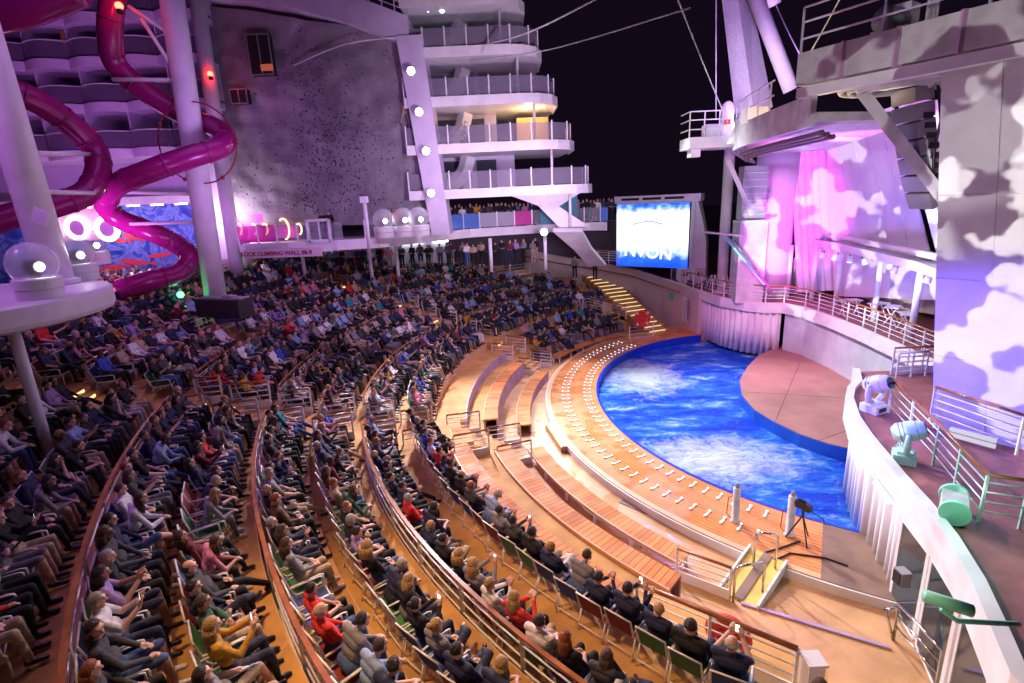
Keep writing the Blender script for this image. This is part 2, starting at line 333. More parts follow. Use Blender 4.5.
# zones 0 skin 1 top 2 trousers 3 shoes 4 forearm 5 lower leg 6 eyes 7 lips
def person_mesh(pose,slim=1.0,name='body'):
    P=dict(pel=(0,0,.54),ch=(0,-.13,.90),nk=(0,-.15,1.06),hd=(0,-.12,1.20),look=(0,1,-.05),
           hipx=.095,kn=[(-.13,.44,.53),(.13,.44,.53)],an=[(-.13,.50,.11),(.13,.50,.11)],
           el=[(-.26,-.02,.76),(.26,-.02,.76)],wr=[(-.09,.22,.64),(.09,.22,.64)],fd=[(.5,1,-.2),(-.5,1,-.2)],toe=[(0,1,0),(0,1,0)])
    P.update(pose); V=Vector
    bones=[] # (a,b,ra,rb,zone)
    pel,ch,nk,hd=V(P['pel']),V(P['ch']),V(P['nk']),V(P['hd'])
    s=slim; bl=lambda a,b,ra,rb,z: bones.append((V(a),V(b),ra,rb,z))
    mid=(pel+ch)/2
    right=V((1,0,0))
    bl(pel-right*.085*s,pel+right*.085*s,.13*s,.13*s,2)
    bl(mid-right*.07*s+V((0,.02,0)),mid+right*.07*s+V((0,.02,0)),.125*s,.125*s,1)
    bl(ch-right*.10*s,ch+right*.10*s,.122*s,.122*s,1)
    sh=[ch+V((-.185*s,-.005,.10)),ch+V((.185*s,-.005,.10))]
    bl(sh[0],sh[1],.068,.068,1); bl(ch+V((0,0,.11)),nk,.075,.058,1)
    up=(hd-nk).normalized(); bl(nk,hd-up*.06,.052,.05,0)
    for i in (0,1):
        hx=V((-P['hipx'] if i==0 else P['hipx'],0.02,-.03)); kn=V(P['kn'][i]); an=V(P['an'][i])
        bl(pel+hx,kn,.095*s,.066,2); bl(kn,an+V((0,0,.05)),.066,.045,5); bl(an+V((0,0,.05)),an,.044,.042,5)
        t=V(P['toe'][i]).normalized(); bl(an+V((0,0,-.045))-t*.03,an+t*.15+V((0,0,-.07)),.045,.036,3)
        el=V(P['el'][i]); wr=V(P['wr'][i]); bl(sh[i],el,.062*s,.048,1); bl(el,wr,.047,.033,4)
        fd=V(P['fd'][i]).normalized(); side=fd.cross(V((0,0,1))); side=side.normalized() if side.length>.2 else V((1,0,0)); dn=side.cross(fd).normalized()
        pc=wr+fd*.05; bl(wr,pc+fd*.03,.026,.034,0)
        for k,q in enumerate((-.03,-.01,.01,.03)):
            l=(.06,.072,.068,.052)[k]; a=pc+fd*.04+side*q; b=a+fd*l*.55+dn*(-.008); c=b+fd*l*.4-dn*.02
            bl(a,b,.0098,.009,0); bl(b,c,.009,.008,0)
        sg=1 if i==0 else -1; a=wr+fd*.03+side*.028*sg; b=a+fd*.035+side*.025*sg; bl(a,b,.012,.010,0); bl(b,b+fd*.025,.01,.009,0)
    m=MB()
    for a,b,ra,rb,z in bones: capsule(m,a,b,ra,rb)
    # head
    look=V(P['look']).normalized(); rt=look.cross(V((0,0,1))).normalized(); upv=rt.cross(look).normalized()
    HM=Matrix((rt,look,upv)).transposed()
    def hp(x,y,z): return hd+HM@V((x,y,z))
    m.lathe([(max(.002,.5*math.sin(PI*i/9)),-.5*math.cos(PI*i/9)) for i in range(10)],hd,14,HM@Matrix.Diagonal((.152,.19,.225)))
    capsule(m,hp(-.02,.04,-.075),hp(.02,.04,-.075),.042,.042)      # jaw
    capsule(m,hp(0,.088,.01),hp(0,.105,-.022),.010,.016)            # nose
    capsule(m,hp(-.035,.078,.035),hp(.035,.078,.035),.018,.018)     # brow
    for q in (-1,1): capsule(m,hp(q*.078,.0,.012),hp(q*.082,-.008,-.018),.014,.011)
    me=bpy.data.meshes.new(name); me.from_pydata(m.v,[],m.f)
    o=bpy.data.objects.new(name,me); col.objects.link(o)
    rm=o.modifiers.new('r','REMESH'); rm.mode='VOXEL'; rm.voxel_size=VOX; rm.use_smooth_shade=True
    sm=o.modifiers.new('s','SMOOTH'); sm.iterations=2; sm.factor=.5
    dc=o.modifiers.new('d','DECIMATE'); dc.ratio=.42
    dg=bpy.context.evaluated_depsgraph_get(); dg.update(); ev=o.evaluated_get(dg); me2=bpy.data.meshes.new_from_object(ev)
    bpy.data.objects.remove(o)
    eyes=[hp(-.033,.088,.012),hp(.033,.088,.012)]; mouth=hp(0,.093,-.055)
    def zone(p):
        if (p-hd).length<.155 and (p-hd).dot(up)>-.11 :
            for e in eyes:
                if (p-e).length<.015: return 6
            d=p-mouth
            if abs(d.dot(upv))<.008 and abs(d.dot(rt))<.024 and d.dot(look)>-.02: return 7
            if (p-hd).length<.13: return 0
        best=9;bz=0
        for a,b,ra,rb,z in bones:
            ab=b-a; t=max(0,min(1,(p-a).dot(ab)/max(1e-9,ab.length_squared))); d=(p-(a+ab*t)).length-(ra+(rb-ra)*t)
            if d<best: best=d;bz=z
        return bz
    me2.materials.clear()
    for k in range(8): me2.materials.append(SK[0] if k in(0,) else TOPM[0][1])
    for p in me2.polygons: p.material_index=zone(p.center); p.use_smooth=True
    return me2,Matrix.Translation(hd)@HM.to_4x4()
def cloth(n,c,sheen=0): return mat('cloth_'+n,c,.85,noise=.22,nscale=14,bump=.35,bscale=22)
SK=[mat('skin_fair',(.62,.36,.27),.5),mat('skin_mid',(.48,.27,.19),.5),mat('skin_tan',(.34,.18,.12),.5),mat('skin_deep',(.12,.06,.04),.5)]
TOPM=[('black',cloth('black',(.012,.012,.015)),40),('navy',cloth('navy',(.018,.025,.07)),32),('charcoal',cloth('charcoal',(.05,.05,.06)),18),('white',cloth('white',(.72,.72,.74)),9),
 ('light blue',cloth('light_blue',(.28,.38,.62)),9),('grey',cloth('grey',(.22,.22,.24)),9),('bright blue',cloth('bright_blue',(.03,.08,.45)),4),('red',cloth('red',(.6,.025,.02)),3),
 ('mustard yellow',cloth('mustard',(.5,.26,.02)),1),('beige',cloth('beige',(.45,.34,.24)),4),('pink',cloth('pink',(.62,.22,.32)),4),('teal',cloth('teal',(.02,.25,.25)),2),('dark green',cloth('green',(.03,.10,.05)),2),('maroon',cloth('maroon',(.12,.012,.02)),3),('lilac',cloth('lilac',(.35,.24,.5)),4),('brown',cloth('brown',(.10,.05,.03)),3)]
BOTM=[('black',cloth('tr_black',(.012,.012,.015)),48),('dark navy',cloth('tr_navy',(.02,.026,.06)),22),('blue denim',cloth('tr_denim',(.06,.12,.28)),12),('grey',cloth('tr_grey',(.15,.15,.17)),10),('beige',cloth('tr_beige',(.42,.33,.23)),9),('white',cloth('tr_white',(.62,.6,.6)),3)]
HAIR=[('dark',mat('hair_dark',(.018,.011,.008),.5,bump=.8,bscale=60),42),('brown',mat('hair_brown',(.07,.032,.015),.5,bump=.8,bscale=60),22),('blonde',mat('hair_blonde',(.45,.28,.11),.5,bump=.8,bscale=60),14),('grey',mat('hair_grey',(.38,.37,.36),.5,bump=.8,bscale=60),16),('ginger',mat('hair_ginger',(.30,.08,.02),.5,bump=.8,bscale=60),4)]
eyem=mat('eye_dark',(.02,.012,.01),.3); lipm=mat('lips',(.42,.13,.11),.5); shoem=[mat('shoe_black',(.015,.014,.014),.35),mat('shoe_white',(.6,.6,.6),.5),mat('shoe_brown',(.12,.05,.02),.4)]
POSES={
 'hands in lap':dict(),
 'clapping':dict(el=[(-.27,.05,.80),(.27,.05,.80)],wr=[(-.055,.27,.93),(.055,.27,.93)],fd=[(.15,.45,.9),(-.15,.45,.9)]),
 'holding up a phone':dict(el=[(-.22,.08,.80),(.22,.08,.80)],wr=[(-.06,.33,.98),(.10,.30,.95)],fd=[(.2,.3,.9),(-.2,.3,.9)],look=(0,1,.0)),
 'legs crossed':dict(kn=[(-.10,.44,.53),(.05,.46,.66)],an=[(-.11,.50,.11),(-.20,.62,.40)],toe=[(0,1,0),(-.5,.8,.35)],look=(.2,1,0)),
 'leaning forward':dict(ch=(0,.12,.86),nk=(0,.19,1.0),hd=(0,.27,1.11),el=[(-.2,.30,.62),(.2,.30,.62)],wr=[(-.05,.48,.62),(.05,.48,.62)],look=(0,1,.05)),
 'arms folded':dict(el=[(-.27,.02,.78),(.27,.02,.78)],wr=[(.06,.13,.83),(-.06,.16,.80)],fd=[(1,.15,0),(-1,.1,0)],look=(-.15,1,0)),
 'leaning back':dict(ch=(0,-.2,.86),nk=(0,-.27,1.0),hd=(0,-.28,1.14),kn=[(-.2,.42,.54),(.2,.42,.54)],an=[(-.2,.56,.11),(.2,.56,.11)],el=[(-.33,-.12,.68),(.33,-.12,.68)],wr=[(-.26,.12,.66),(.26,.12,.66)],fd=[(0,1,-.3),(0,1,-.3)],look=(0,1,.12)),
 'chin on hand':dict(ch=(0,.0,.88),nk=(.01,.03,1.03),hd=(.03,.09,1.15),el=[(-.2,.2,.68),(.2,.26,.72)],wr=[(-.02,.3,.62),(.07,.19,1.0)],fd=[(.6,.8,-.2),(-.2,.0,1)],look=(-.1,1,-.15)),
 'stretching legs':dict(ch=(0,-.17,.87),nk=(0,-.23,1.02),hd=(.01,-.21,1.16),kn=[(-.1,.48,.46),(.16,.42,.52)],an=[(-.14,.86,.11),(.2,.52,.11)],el=[(-.28,-.06,.72),(.29,.0,.72)],wr=[(-.12,.2,.62),(.16,.26,.60)],look=(.2,1,.02)),
 'hand raised':dict(ch=(.02,-.08,.90),nk=(.02,-.09,1.06),hd=(.03,-.05,1.19),kn=[(-.2,.42,.53),(.16,.45,.53)],an=[(-.14,.40,.11),(.12,.44,.11)],el=[(-.3,.12,.92),(.27,.02,.76)],wr=[(-.22,.2,1.18),(.1,.24,.64)],fd=[(.1,.2,1),(-.5,1,-.2)],look=(-.35,1,0)),
 'turned sideways':dict(look=(.8,.8,0),el=[(-.25,.02,.76),(.25,.05,.76)],wr=[(-.1,.24,.66),(.14,.3,.62)]),
}
PR={}
for pn,po in POSES.items(): PR[pn]=[person_mesh(po,1.0)+(1.0,),person_mesh(po,.86)+(.86,)]
STAND=person_mesh(dict(pel=(0,0,.98),ch=(0,-.02,1.34),nk=(0,-.02,1.50),hd=(0,.0,1.64),kn=[(-.11,.03,.52),(.11,.03,.52)],an=[(-.12,-.02,.11),(.12,-.02,.11)],el=[(-.27,.0,1.16),(.27,.0,1.16)],wr=[(-.14,.24,1.12),(.14,.24,1.12)],fd=[(.3,1,.1),(-.3,1,.1)]),1.0)
REACH=person_mesh(dict(pel=(0,0,.98),ch=(0,.02,1.34),nk=(0,.03,1.50),hd=(0,.04,1.64),kn=[(-.25,.2,.66),(.2,.1,.52)],an=[(-.3,.0,.3),(.22,-.02,.0)],el=[(-.3,.1,1.62),(.3,.05,1.3)],wr=[(-.25,.2,1.88),(.4,.2,1.5)],fd=[(0,.3,1),(.3,.3,1)],look=(0,1,.3)),.92)
# hair meshes (in head space: x right, y face, z up)
def hair_mesh(kind):
    m=MB(); n=16; k=12; vs=[];fs=[]
    rnd=random.Random(len(kind))
    for i in range(k+1):
        a=PI*i/k
        for j in range(n):
            b=2*PI*j/n; x=.5*math.sin(a)*math.cos(b); y=.5*math.sin(a)*math.sin(b); z=.5*math.cos(a)
            q=Vector((x*.178,y*.212-.008,z*.25+.004)); front=math.sin(b)*math.sin(a)
            if kind=='bald': lim_top=(z>.18)
            else: lim_top=False
            low={'short':-.10,'long':-.5,'bald':-.15,'bun':-.15,'curly':-.3}[kind]
            hidden=(front>.35 and z<.26+ .1*(1-front)) or z<low or lim_top
            if hidden: q=q*.80
            elif kind in('curly','long'): q=q*(1+rnd.uniform(-.03,.10 if kind=='curly' else .04))
            else: q=q*(1+rnd.uniform(-.02,.02))
            vs.append(q)
    for i in range(k):
        for j in range(n): fs.append((i*n+j,i*n+(j+1)%n,(i+1)*n+(j+1)%n,(i+1)*n+j))
    m.add(vs,fs)
    if kind in('long','curly'):
        w=1 if kind=='long' else 1.25
        for q in range(9):
            a=PI+PI*(q/8); x=.072*w*math.cos(a); y=.085*math.sin(a)*w-.01
            pts=[(x*1.0,y,.0),(x*1.12,y*1.02,-.08),(x*1.15,y*1.0-.01,-.17),(x*.95,y*.95-.01,-.25 if kind=='long' else -.2)]
            m.tube(pts,[.03*w,.036*w,.033*w,.012],8)
    if kind=='bun': m.sphere((0,-.12,.06),.045,10)
    me=bpy.data.meshes.new('hair'); me.from_pydata(m.v,[],m.f); me.polygons.foreach_set('use_smooth',[True]*len(me.polygons)); me.materials.append(HAIR[0][1]); return me
HM_={k:hair_mesh(k) for k in ('short','long','bald','bun','curly')}
def pick(L,rn): return rn.choices(L,weights=[x[2] for x in L])[0]
def byname(L,n): return next(x for x in L if x[0]==n)
def make_person(mesh,HMx,loc,rz,spec,sc1=1.0,name='person'):
    o=bpy.data.objects.new(name,mesh); col.objects.link(o); o.location=loc; o.rotation_euler=(0,0,rz); o.scale=(sc1,)*3
    top=byname(TOPM,spec['top'])[1]; bot=byname(BOTM,spec['bot'])[1]; sk=SK[spec['skin']]
    for i,mm in enumerate([sk,top,bot,shoem[spec['shoe']],top if spec['sleeve'] else sk,bot if spec['trousers'] else sk,eyem,lipm]):
        o.material_slots[i].link='OBJECT'; o.material_slots[i].material=mm
    h=bpy.data.objects.new('hair',HM_[spec['hk']]); col.objects.link(h); h.parent=o; h.matrix_local=HMx
    h.material_slots[0].link='OBJECT'; h.material_slots[0].material=byname(HAIR,spec['hair'])[1]
    return o
def rspec(rn):
    fem=rn.random()<.45; hair=pick(HAIR,rn)[0]
    if hair=='grey': hk='bald' if (not fem and rn.random()<.4) else ('short' if rn.random()<.6 or not fem else 'long')
    else: hk=rn.choices(['long','bun','curly','short'],weights=[55,15,15,15])[0] if fem else ('short' if rn.random()<.93 else 'bald')
    return dict(top=pick(TOPM,rn)[0],bot=pick(BOTM,rn)[0],skin=rn.choices([0,1,2,3],weights=[50,30,14,6])[0],shoe=rn.choices([0,1,2],weights=[6,2,2])[0],sleeve=rn.random()<.7,trousers=(not fem) or rn.random()<.65,hair=hair,hk=hk,fem=fem,pose=rn.choices(list(POSES),weights=[17,14,6,12,10,9,10,5,9,3,8])[0])
# ---------------------------------------------------------------- chair prototype
def make_chair():
    t=thing('lounge_chair','x','chair')
    m=MB(); wv=.27
    for s in (-1,1):
        x=s*wv
        m.tube([(x,.30,0),(x,.30,.40),(x,.26,.43),(x,-.22,.41),(x,-.30,.50),(x,-.40,.88),(x,-.41,.91)],.016,6)
        m.tube([(x,-.36,0),(x,-.24,.41)],.016,6)
        m.tube([(x*1.04,.27,.43),(x*1.08,.26,.62),(x*1.08,.20,.64),(x*1.08,-.33,.64)],.017,6)
    m.tube([(-wv,-.41,.91),(wv,-.41,.91)],.017,6); m.tube([(-wv,.28,.42),(wv,.28,.42)],.014,6); m.tube([(-wv,-.33,.12),(wv,-.33,.12)],.012,6)
    m.build('frame',whitem,t,True)
    m=MB(); m.slab([(-.255,.26,.428),(.255,.26,.428),(.255,0,.40),(-.255,0,.40)],.008); m.slab([(-.255,0,.40),(.255,0,.40),(.255,-.22,.405),(-.255,-.22,.405)],.008); m.build('seat_sling',SLING[0][1],t)
    m=MB(); m.slab([(-.255,-.24,.44),(.255,-.24,.44),(.255,-.40,.89),(-.255,-.40,.89)],.008); m.build('back_sling',SLING[0][1],t)
    for c in t.children:
        if 'sling' in c.name:
            c.material_slots[0].link='OBJECT'; c.material_slots[0].material=SLING[0][1]
    return t
SLING=[('green',mat('sling_green',(.05,.22,.07),.75)),('blue',mat('sling_blue',(.02,.06,.2),.75)),('red',mat('sling_red',(.22,.018,.02),.75))]
# ---------------------------------------------------------------- seat positions
rows=[] # (r, zfloor, near, mid, far)
RW=[21.85-.0,23.55,25.35,26.85,28.55,29.75,31.5,33.2,34.9,36.5]
RWr=[21.85,23.55,25.3,26.8,28.45,29.75,31.45,33.1,34.8,36.4]
seats=[] # pos, th, rowname, blockname, seatidx
ordn=['first','second','third','fourth','fifth','sixth','seventh','eighth','ninth','tenth','eleventh','twelfth','thirteenth','fourteenth','fifteenth','sixteenth','seventeenth','eighteenth','nineteenth','twentieth']
def ordinal(n):
    if n<20: return ordn[n]
    tens={2:'twenty',3:'thirty',4:'forty',5:'fifty'}; a,b=divmod(n+1,10)
    return (tens.get(a,'sixty')+('-'+ordn[b-1] if b else ('ieth')))
for ri,r in enumerate(RWr+[38,39.4,40.8,42.2,43.6,45,46.4,47.8]):
    for bn,t0,t1 in (('near',AL+3.2*min(1,23/r),243),('middle',BE+2.6*min(1,23/r),AL-3.2*min(1,23/r)),('far',GA+3,BE-2.6*min(1,23/r))):
        if bn=='far' and ri>11: pass
        rr=R(r); th=t0 if bn!='near' else t0; i=0
        tt=t0 if bn=='near' else t1; d=1 if bn=='near' else -1
        while (tt<=t1 if d>0 else tt>=t0):
            p=E(rr(tt),tt,0); q=E(rr(tt+.01),tt+.01,0); v=(q-p); spd=v.length/.01
            seats.append(dict(p=p,th=tt,r=r,row=ri,blk=bn,i=i,z=None)); i+=1
            tt+=d*(.645 if ri<10 else .66)/spd
def zr(r):
    z=1.0
    for a,b in LEV:
        if r>=a: z=b
    return z
use=[]
rn=random.Random(11)
# far-block sitters on the benches too
for k,(r,z) in enumerate(((17.4,.15),(18.5,.6),(20.2,1.0))):
    tt=152 if k<2 else 150
    i=0
    while tt>(120 if k else 135):
        if k>0: seats.append(dict(p=E(R(r)(tt),tt,0),th=tt,r=r,row=-3+k,blk='far',i=i,zz=z-.42,z=None,bench=True))
        i+=1; tt-=.63/(r-2)*57.3*1.02
ex=[]
for s in seats:
    z=s.get('zz',zr(s['r'])); p=s['p'].copy()
    if s['blk']=='far' and s['row']>3 :
        # far block is shallower: stops at the curved ramp wall
        if p.x>8.2-(p.y-38)*.75: continue
    if p.y>45.5 or p.x<-34 : continue
    if p.y>40.5 and p.x<-16: continue
    p.z=z; x,y,D=pj(p+Vector((0,0,.9)))
    if D<1 or x<-45 or x>1060 or y>725 or y<150: continue
    # empty places
    if s['blk']=='near' and s['row']==0 and s['th']>236.5: continue
    rr_=rn.random()
    s['P']=p; s['D']=D; s['xy']=(x,y)
    s['empty']= rr_<.035
    ex.append(s)
# zones with no chairs: slide foot, tech booth, mural corner
bt=at(226,316,z=5.35)
for _k in range(6):
    rbt=math.hypot((bt.x-CX)*ASP,bt.y-CY); bt=at(226,316,z=level(rbt))
ex=[s for s in ex if not ((s['P']-bt).length<1.9)]
ex=[s for s in ex if not (s['P'].x<-19 and s['P'].y>36)]
# foreground people the photograph shows distinctly: (x,y of the torso, overrides)
OV=[((200,648),dict(top='mustard yellow',bot='dark navy',hair='blonde',hk='long',pose='holding up a phone',fem=True,sleeve=True)),
 ((322,625),dict(top='red',bot='blue denim',hair='grey',hk='bald',pose='hands in lap',fem=False,sleeve=True)),
 ((350,655),dict(top='grey',bot='blue denim',hair='dark',hk='short',pose='leaning forward',fem=False,sleeve=True)),
 ((85,620),dict(top='white',bot='dark navy',hair='grey',hk='short',pose='holding up a phone',fem=False,sleeve=False)),
 ((125,505),dict(top='white',bot='black',hair='brown',hk='short',pose='hands in lap',fem=False,sleeve=True)),
 ((548,625),dict(top='white',bot='beige',hair='dark',hk='short',pose='hands in lap',fem=False,sleeve=False)),
 ((520,612),dict(top='red',bot='red' if False else 'black',hair='blonde',hk='long',pose='clapping',fem=True,sleeve=True)),
 ((500,590),dict(top='white',bot='grey',hair='blonde',hk='short',pose='clapping',fem=True,sleeve=True)),
 ((575,650),dict(top='black',bot='black',hair='ginger',hk='long',pose='hands in lap',fem=True,sleeve=False)),
 ((452,662),dict(top='navy',bot='dark navy',hair='dark',hk='short',pose='legs crossed',fem=False,sleeve=True)),
 ((378,575),dict(top='black',bot='blue denim',hair='blonde',hk='curly',pose='hands in lap',fem=True,sleeve=True)),
 ((320,560),dict(top='grey',bot='beige',hair='brown',hk='long',pose='hands in lap',fem=True,sleeve=True)),
 ((328,455),dict(top='navy',bot='grey',hair='grey',hk='short',pose='leaning back',fem=False,sleeve=True)),
 ((345,500),dict(top='dark green',bot='pink' if False else 'beige',hair='brown',hk='long',pose='leaning forward',fem=True,sleeve=True)),
 ((215,555),dict(top='pink',bot='black',hair='brown',hk='long',pose='leaning forward',fem=True,sleeve=False)),
 ((325,375),dict(top='mustard yellow',bot='black',hair='dark',hk='short',pose='leaning forward',fem=True,sleeve=True)),
 ((250,398),dict(top='mustard yellow',bot='black',hair='brown',hk='long',pose='hands in lap',fem=True,sleeve=True)),
 ((130,410),dict(top='grey',bot='white',hair='brown',hk='short',pose='hands in lap',fem=False,sleeve=True)),
 ((112,382),dict(top='bright blue',bot='black',hair='brown',hk='short',pose='hands in lap',fem=False,sleeve=True)),
 ((478,525),dict(top='light blue',bot='blue denim',hair='grey',hk='bald',pose='leaning forward',fem=False,sleeve=True)),
 ((555,590),dict(top='grey',bot='blue denim',hair='brown',hk='short',pose='leaning forward',fem=False,sleeve=True)),
 ((590,605),dict(top='navy',bot='dark navy',hair='dark',hk='short',pose='clapping',fem=False,sleeve=True)),
 ((620,625),dict(top='navy',bot='black',hair='dark',hk='short',pose='holding up a phone',fem=False,sleeve=True)),
 ((668,655),dict(top='black',bot='dark navy',hair='dark',hk='short',pose='hands in lap',fem=False,sleeve=True)),
 ((600,668),dict(top='charcoal',bot='white',hair='brown',hk='long',pose='chin on hand',fem=True,sleeve=True)),
 ((437,465),dict(top='red',bot='black',hair='dark',hk='short',pose='clapping',fem=False,sleeve=True)),
 ((428,385),dict(top='bright blue',bot='bright blue' if False else 'dark navy',hair='brown',hk='short',pose='hands in lap',fem=False,sleeve=True)),
 ((440,372),dict(top='navy',bot='beige',hair='grey',hk='short',pose='leaning back',fem=False,sleeve=True)),
 ((420,395),dict(top='pink',bot='beige',hair='brown',hk='long',pose='hands in lap',fem=True,sleeve=True)),
 ((400,345),dict(top='light blue',bot='beige',hair='brown',hk='short',pose='clapping',fem=False,sleeve=True))]
for s in ex: s['spec']=rspec(rn)
ex.sort(key=lambda s:s['D'])
for (xy,ov) in OV:
    c=min((s for s in ex[:400] if 'ov' not in s),key=lambda s:math.hypot(s['xy'][0]-xy[0],s['xy'][1]-xy[1]))
    c['ov']=1; c['empty']=False; c['spec'].update(ov); c['spec']['trousers']=True
NI=286
full=[s for s in ex if not s['empty']]
ind=set(id(s) for s in full[:NI])
def rowname(s):
    if s['row']<0: return ('lower' if s['row']==-2 else 'upper')+' bench row'
    return ordinal(s['row'])+' chair row'
chair0=make_chair(); used=False
chairs=0
hairw={'dark':'dark-haired','brown':'brown-haired','blonde':'blond','grey':'grey-haired','ginger':'ginger-haired'}
phonem=mat('phone_case',(.01,.01,.01),.2); phonescr=emat('phone_screen',(.8,.9,1),2.5)
ph0=None
for s in ex:
    th=s['th']; a=math.radians(th); fwd=Vector((-math.cos(a)/ASP,-math.sin(a),0)).normalized()
    rz=math.atan2(-fwd.x,fwd.y)+rn.uniform(-.1,.1); s['rz']=rz; s['sc']=rn.uniform(1.03,1.16)
    s['P']=s['P']+Vector((rn.uniform(-.04,.04),rn.uniform(-.04,.04),0)) if 'bench' not in s else s['P']
    isnear=id(s) in ind or (s['empty'] and s['D']<full[NI]['D'])
    if isnear and 'bench' not in s and chairs<295:
        q=s['P']-Vector((math.sin(-rz),math.cos(rz),0))*0
        c=chair0 if not used else dup(chair0,(0,0,0))
        used=True; chairs+=1; c.location=s['P']+fwd*.05; c.rotation_euler=(0,0,rz); c.scale=(1.06,1.06,1.02)
        slc=SLING[(s['i']//2+s['row'])%3]
        for ch in c.children:
            if 'sling' in ch.name: ch.material_slots[0].link='OBJECT'; ch.material_slots[0].material=slc[1]
        tag(c,('empty ' if s['empty'] else '')+'white framed chair with %s sling, %s from aisle, %s of %s block'%(slc[0],ordinal(s['i']),rowname(s),s['blk']),'chair','white framed audience chairs')
    if id(s) in ind:
        sp=s['spec']; me,HX,_=PR[sp['pose']][1 if sp['fem'] else 0]
        o=make_person(me,HX,s['P'],rz,sp,s['sc']); o.rotation_euler=(rn.uniform(-.04,.03),rn.uniform(-.05,.05),rz); o.scale=(s['sc']*rn.uniform(1.0,1.2),s['sc'],s['sc'])
        tag(o,'%s person in %s %s, %s from aisle, %s, %s block'%('balding' if sp['hk']=='bald' else hairw[sp['hair']],sp['top'],{'holding up a phone':'filming','hands in lap':'resting hands'}.get(sp['pose'],sp['pose']),ordinal(s['i']),rowname(s).replace('chair row','row'),s['blk']),'person','seated audience')
        if sp['pose']=='holding up a phone':
            loc=s['P']+Matrix.Rotation(rz,3,'Z')@Vector((.02,.365,1.06))*s['sc']
            if ph0 is None:
                ph=thing('phone','x','phone'); m=MB(); m.box((0,0,0),(.072,.009,.15)); m.build('case',phonem,ph); m=MB(); m.box((0,-.006,0),(.066,.003,.14)); m.build('screen',phonescr,ph); ph0=ph
            else: ph=dup(ph0,(0,0,0))
            ph.location=loc; ph.rotation_euler=(0,0,rz)
            tag(ph,'lit phone held up by the person %s from aisle, %s of %s block'%(ordinal(s['i']),rowname(s),s['blk']),'phone','phones held up by the audience')
# ---- the rest of the crowd: one mesh
def lowpoly(me,ratio):
    o=bpy.data.objects.new('tmp',me); col.objects.link(o); d=o.modifiers.new('d','DECIMATE'); d.ratio=ratio
    dg=bpy.context.evaluated_depsgraph_get(); dg.update(); m2=bpy.data.meshes.new_from_object(o.evaluated_get(dg)); bpy.data.objects.remove(o)
    V=[v.co.copy() for v in m2.vertices]; F=[(list(p.vertices),p.material_index) for p in m2.polygons]
    return V,F
LP={}
for k,v in PR.items():
    for g in (0,1): LP[(k,g)]=(lowpoly(v[g][0],600/len(v[g][0].polygons)),v[g][1])
LPS=(lowpoly(STAND[0],600/len(STAND[0].polygons)),STAND[1])
LH={}
for k,me in HM_.items(): LH[k]=([v.co.copy() for v in me.vertices],[list(p.vertices) for p in me.polygons])
cm=[*SK]+[x[1] for x in TOPM]+[x[1] for x in BOTM]+[x[1] for x in HAIR]+shoem+[eyem,lipm]
ci={m_.name:i for i,m_ in enumerate(cm)}
crowd=MB()
def add_crowd(lp,HX,loc,rz,spec,sc1):
    (V,F)=lp; M=Matrix.Translation(loc)@Matrix.Rotation(rz,4,'Z')@Matrix.Scale(sc1,4)
    top=byname(TOPM,spec['top'])[1].name; bot=byname(BOTM,spec['bot'])[1].name; sk=SK[spec['skin']].name
    zz=[ci[q] for q in (sk,top,bot,shoem[spec['shoe']].name,top if spec['sleeve'] else sk,bot if spec['trousers'] else sk,eyem.name,lipm.name)]
    o=len(crowd.v); crowd.v+=[tuple(M@v) for v in V]
    for f,mi in F: crowd.f.append([i+o for i in f]); crowd.mi.append(zz[mi])
    V,F=LH[spec['hk']]; o=len(crowd.v); M2=M@HX; crowd.v+=[tuple(M2@v) for v in V]; h=ci[byname(HAIR,spec['hair'])[1].name]
    for f in F: crowd.f.append([i+o for i in f]); crowd.mi.append(h)
fch=MB()
nf=0
for s in ex:
    if id(s) in ind: continue
    if not s['empty']:
        sp=s['spec']; lp,HX=LP[(sp['pose'],1 if sp['fem'] else 0)]; add_crowd(lp,HX,s['P'],s['rz'],sp,s['sc']); nf+=1
    if 'bench' not in s and (s['D']>=full[NI]['D']):
        M=Matrix.Rotation(s['rz'],3,'Z'); g=lambda x,y,z:s['P']+M@Vector((x,y,z))
        fch.m=0
        for sx in(-1,1): fch.tube([g(sx*.27,.3,0),g(sx*.27,.27,.43),g(sx*.27,-.24,.41),g(sx*.27,-.43,.98)],.018,4)
        fch.tube([g(-.27,-.43,.98),g(.27,-.43,.98)],.018,4); fch.m=1+(s['i']//2+s['row'])%3
        fch.slab([g(-.25,-.24,.44),g(.25,-.24,.44),g(.25,-.42,.95),g(-.25,-.42,.95)],.01)
tag(fch.build('distant_chairs',[whitem]+[x[1] for x in SLING]),'rows of small white framed chairs under the distant crowd','chairs',kind='stuff')
def prom_y(x):
    K=[(x_,at(x_,y_,z=7.55).y) for x_,y_ in ((236,256),(290,251),(330,249),(380,246),(425,241),(470,236),(500,234),(550,231),(590,229),(640,228))]
    for (a,b),(c,d) in zip(K[:-1],K[1:]):
        if a<=x<=c: return b+(d-b)*(x-a)/(c-a)
    return K[-1][1]
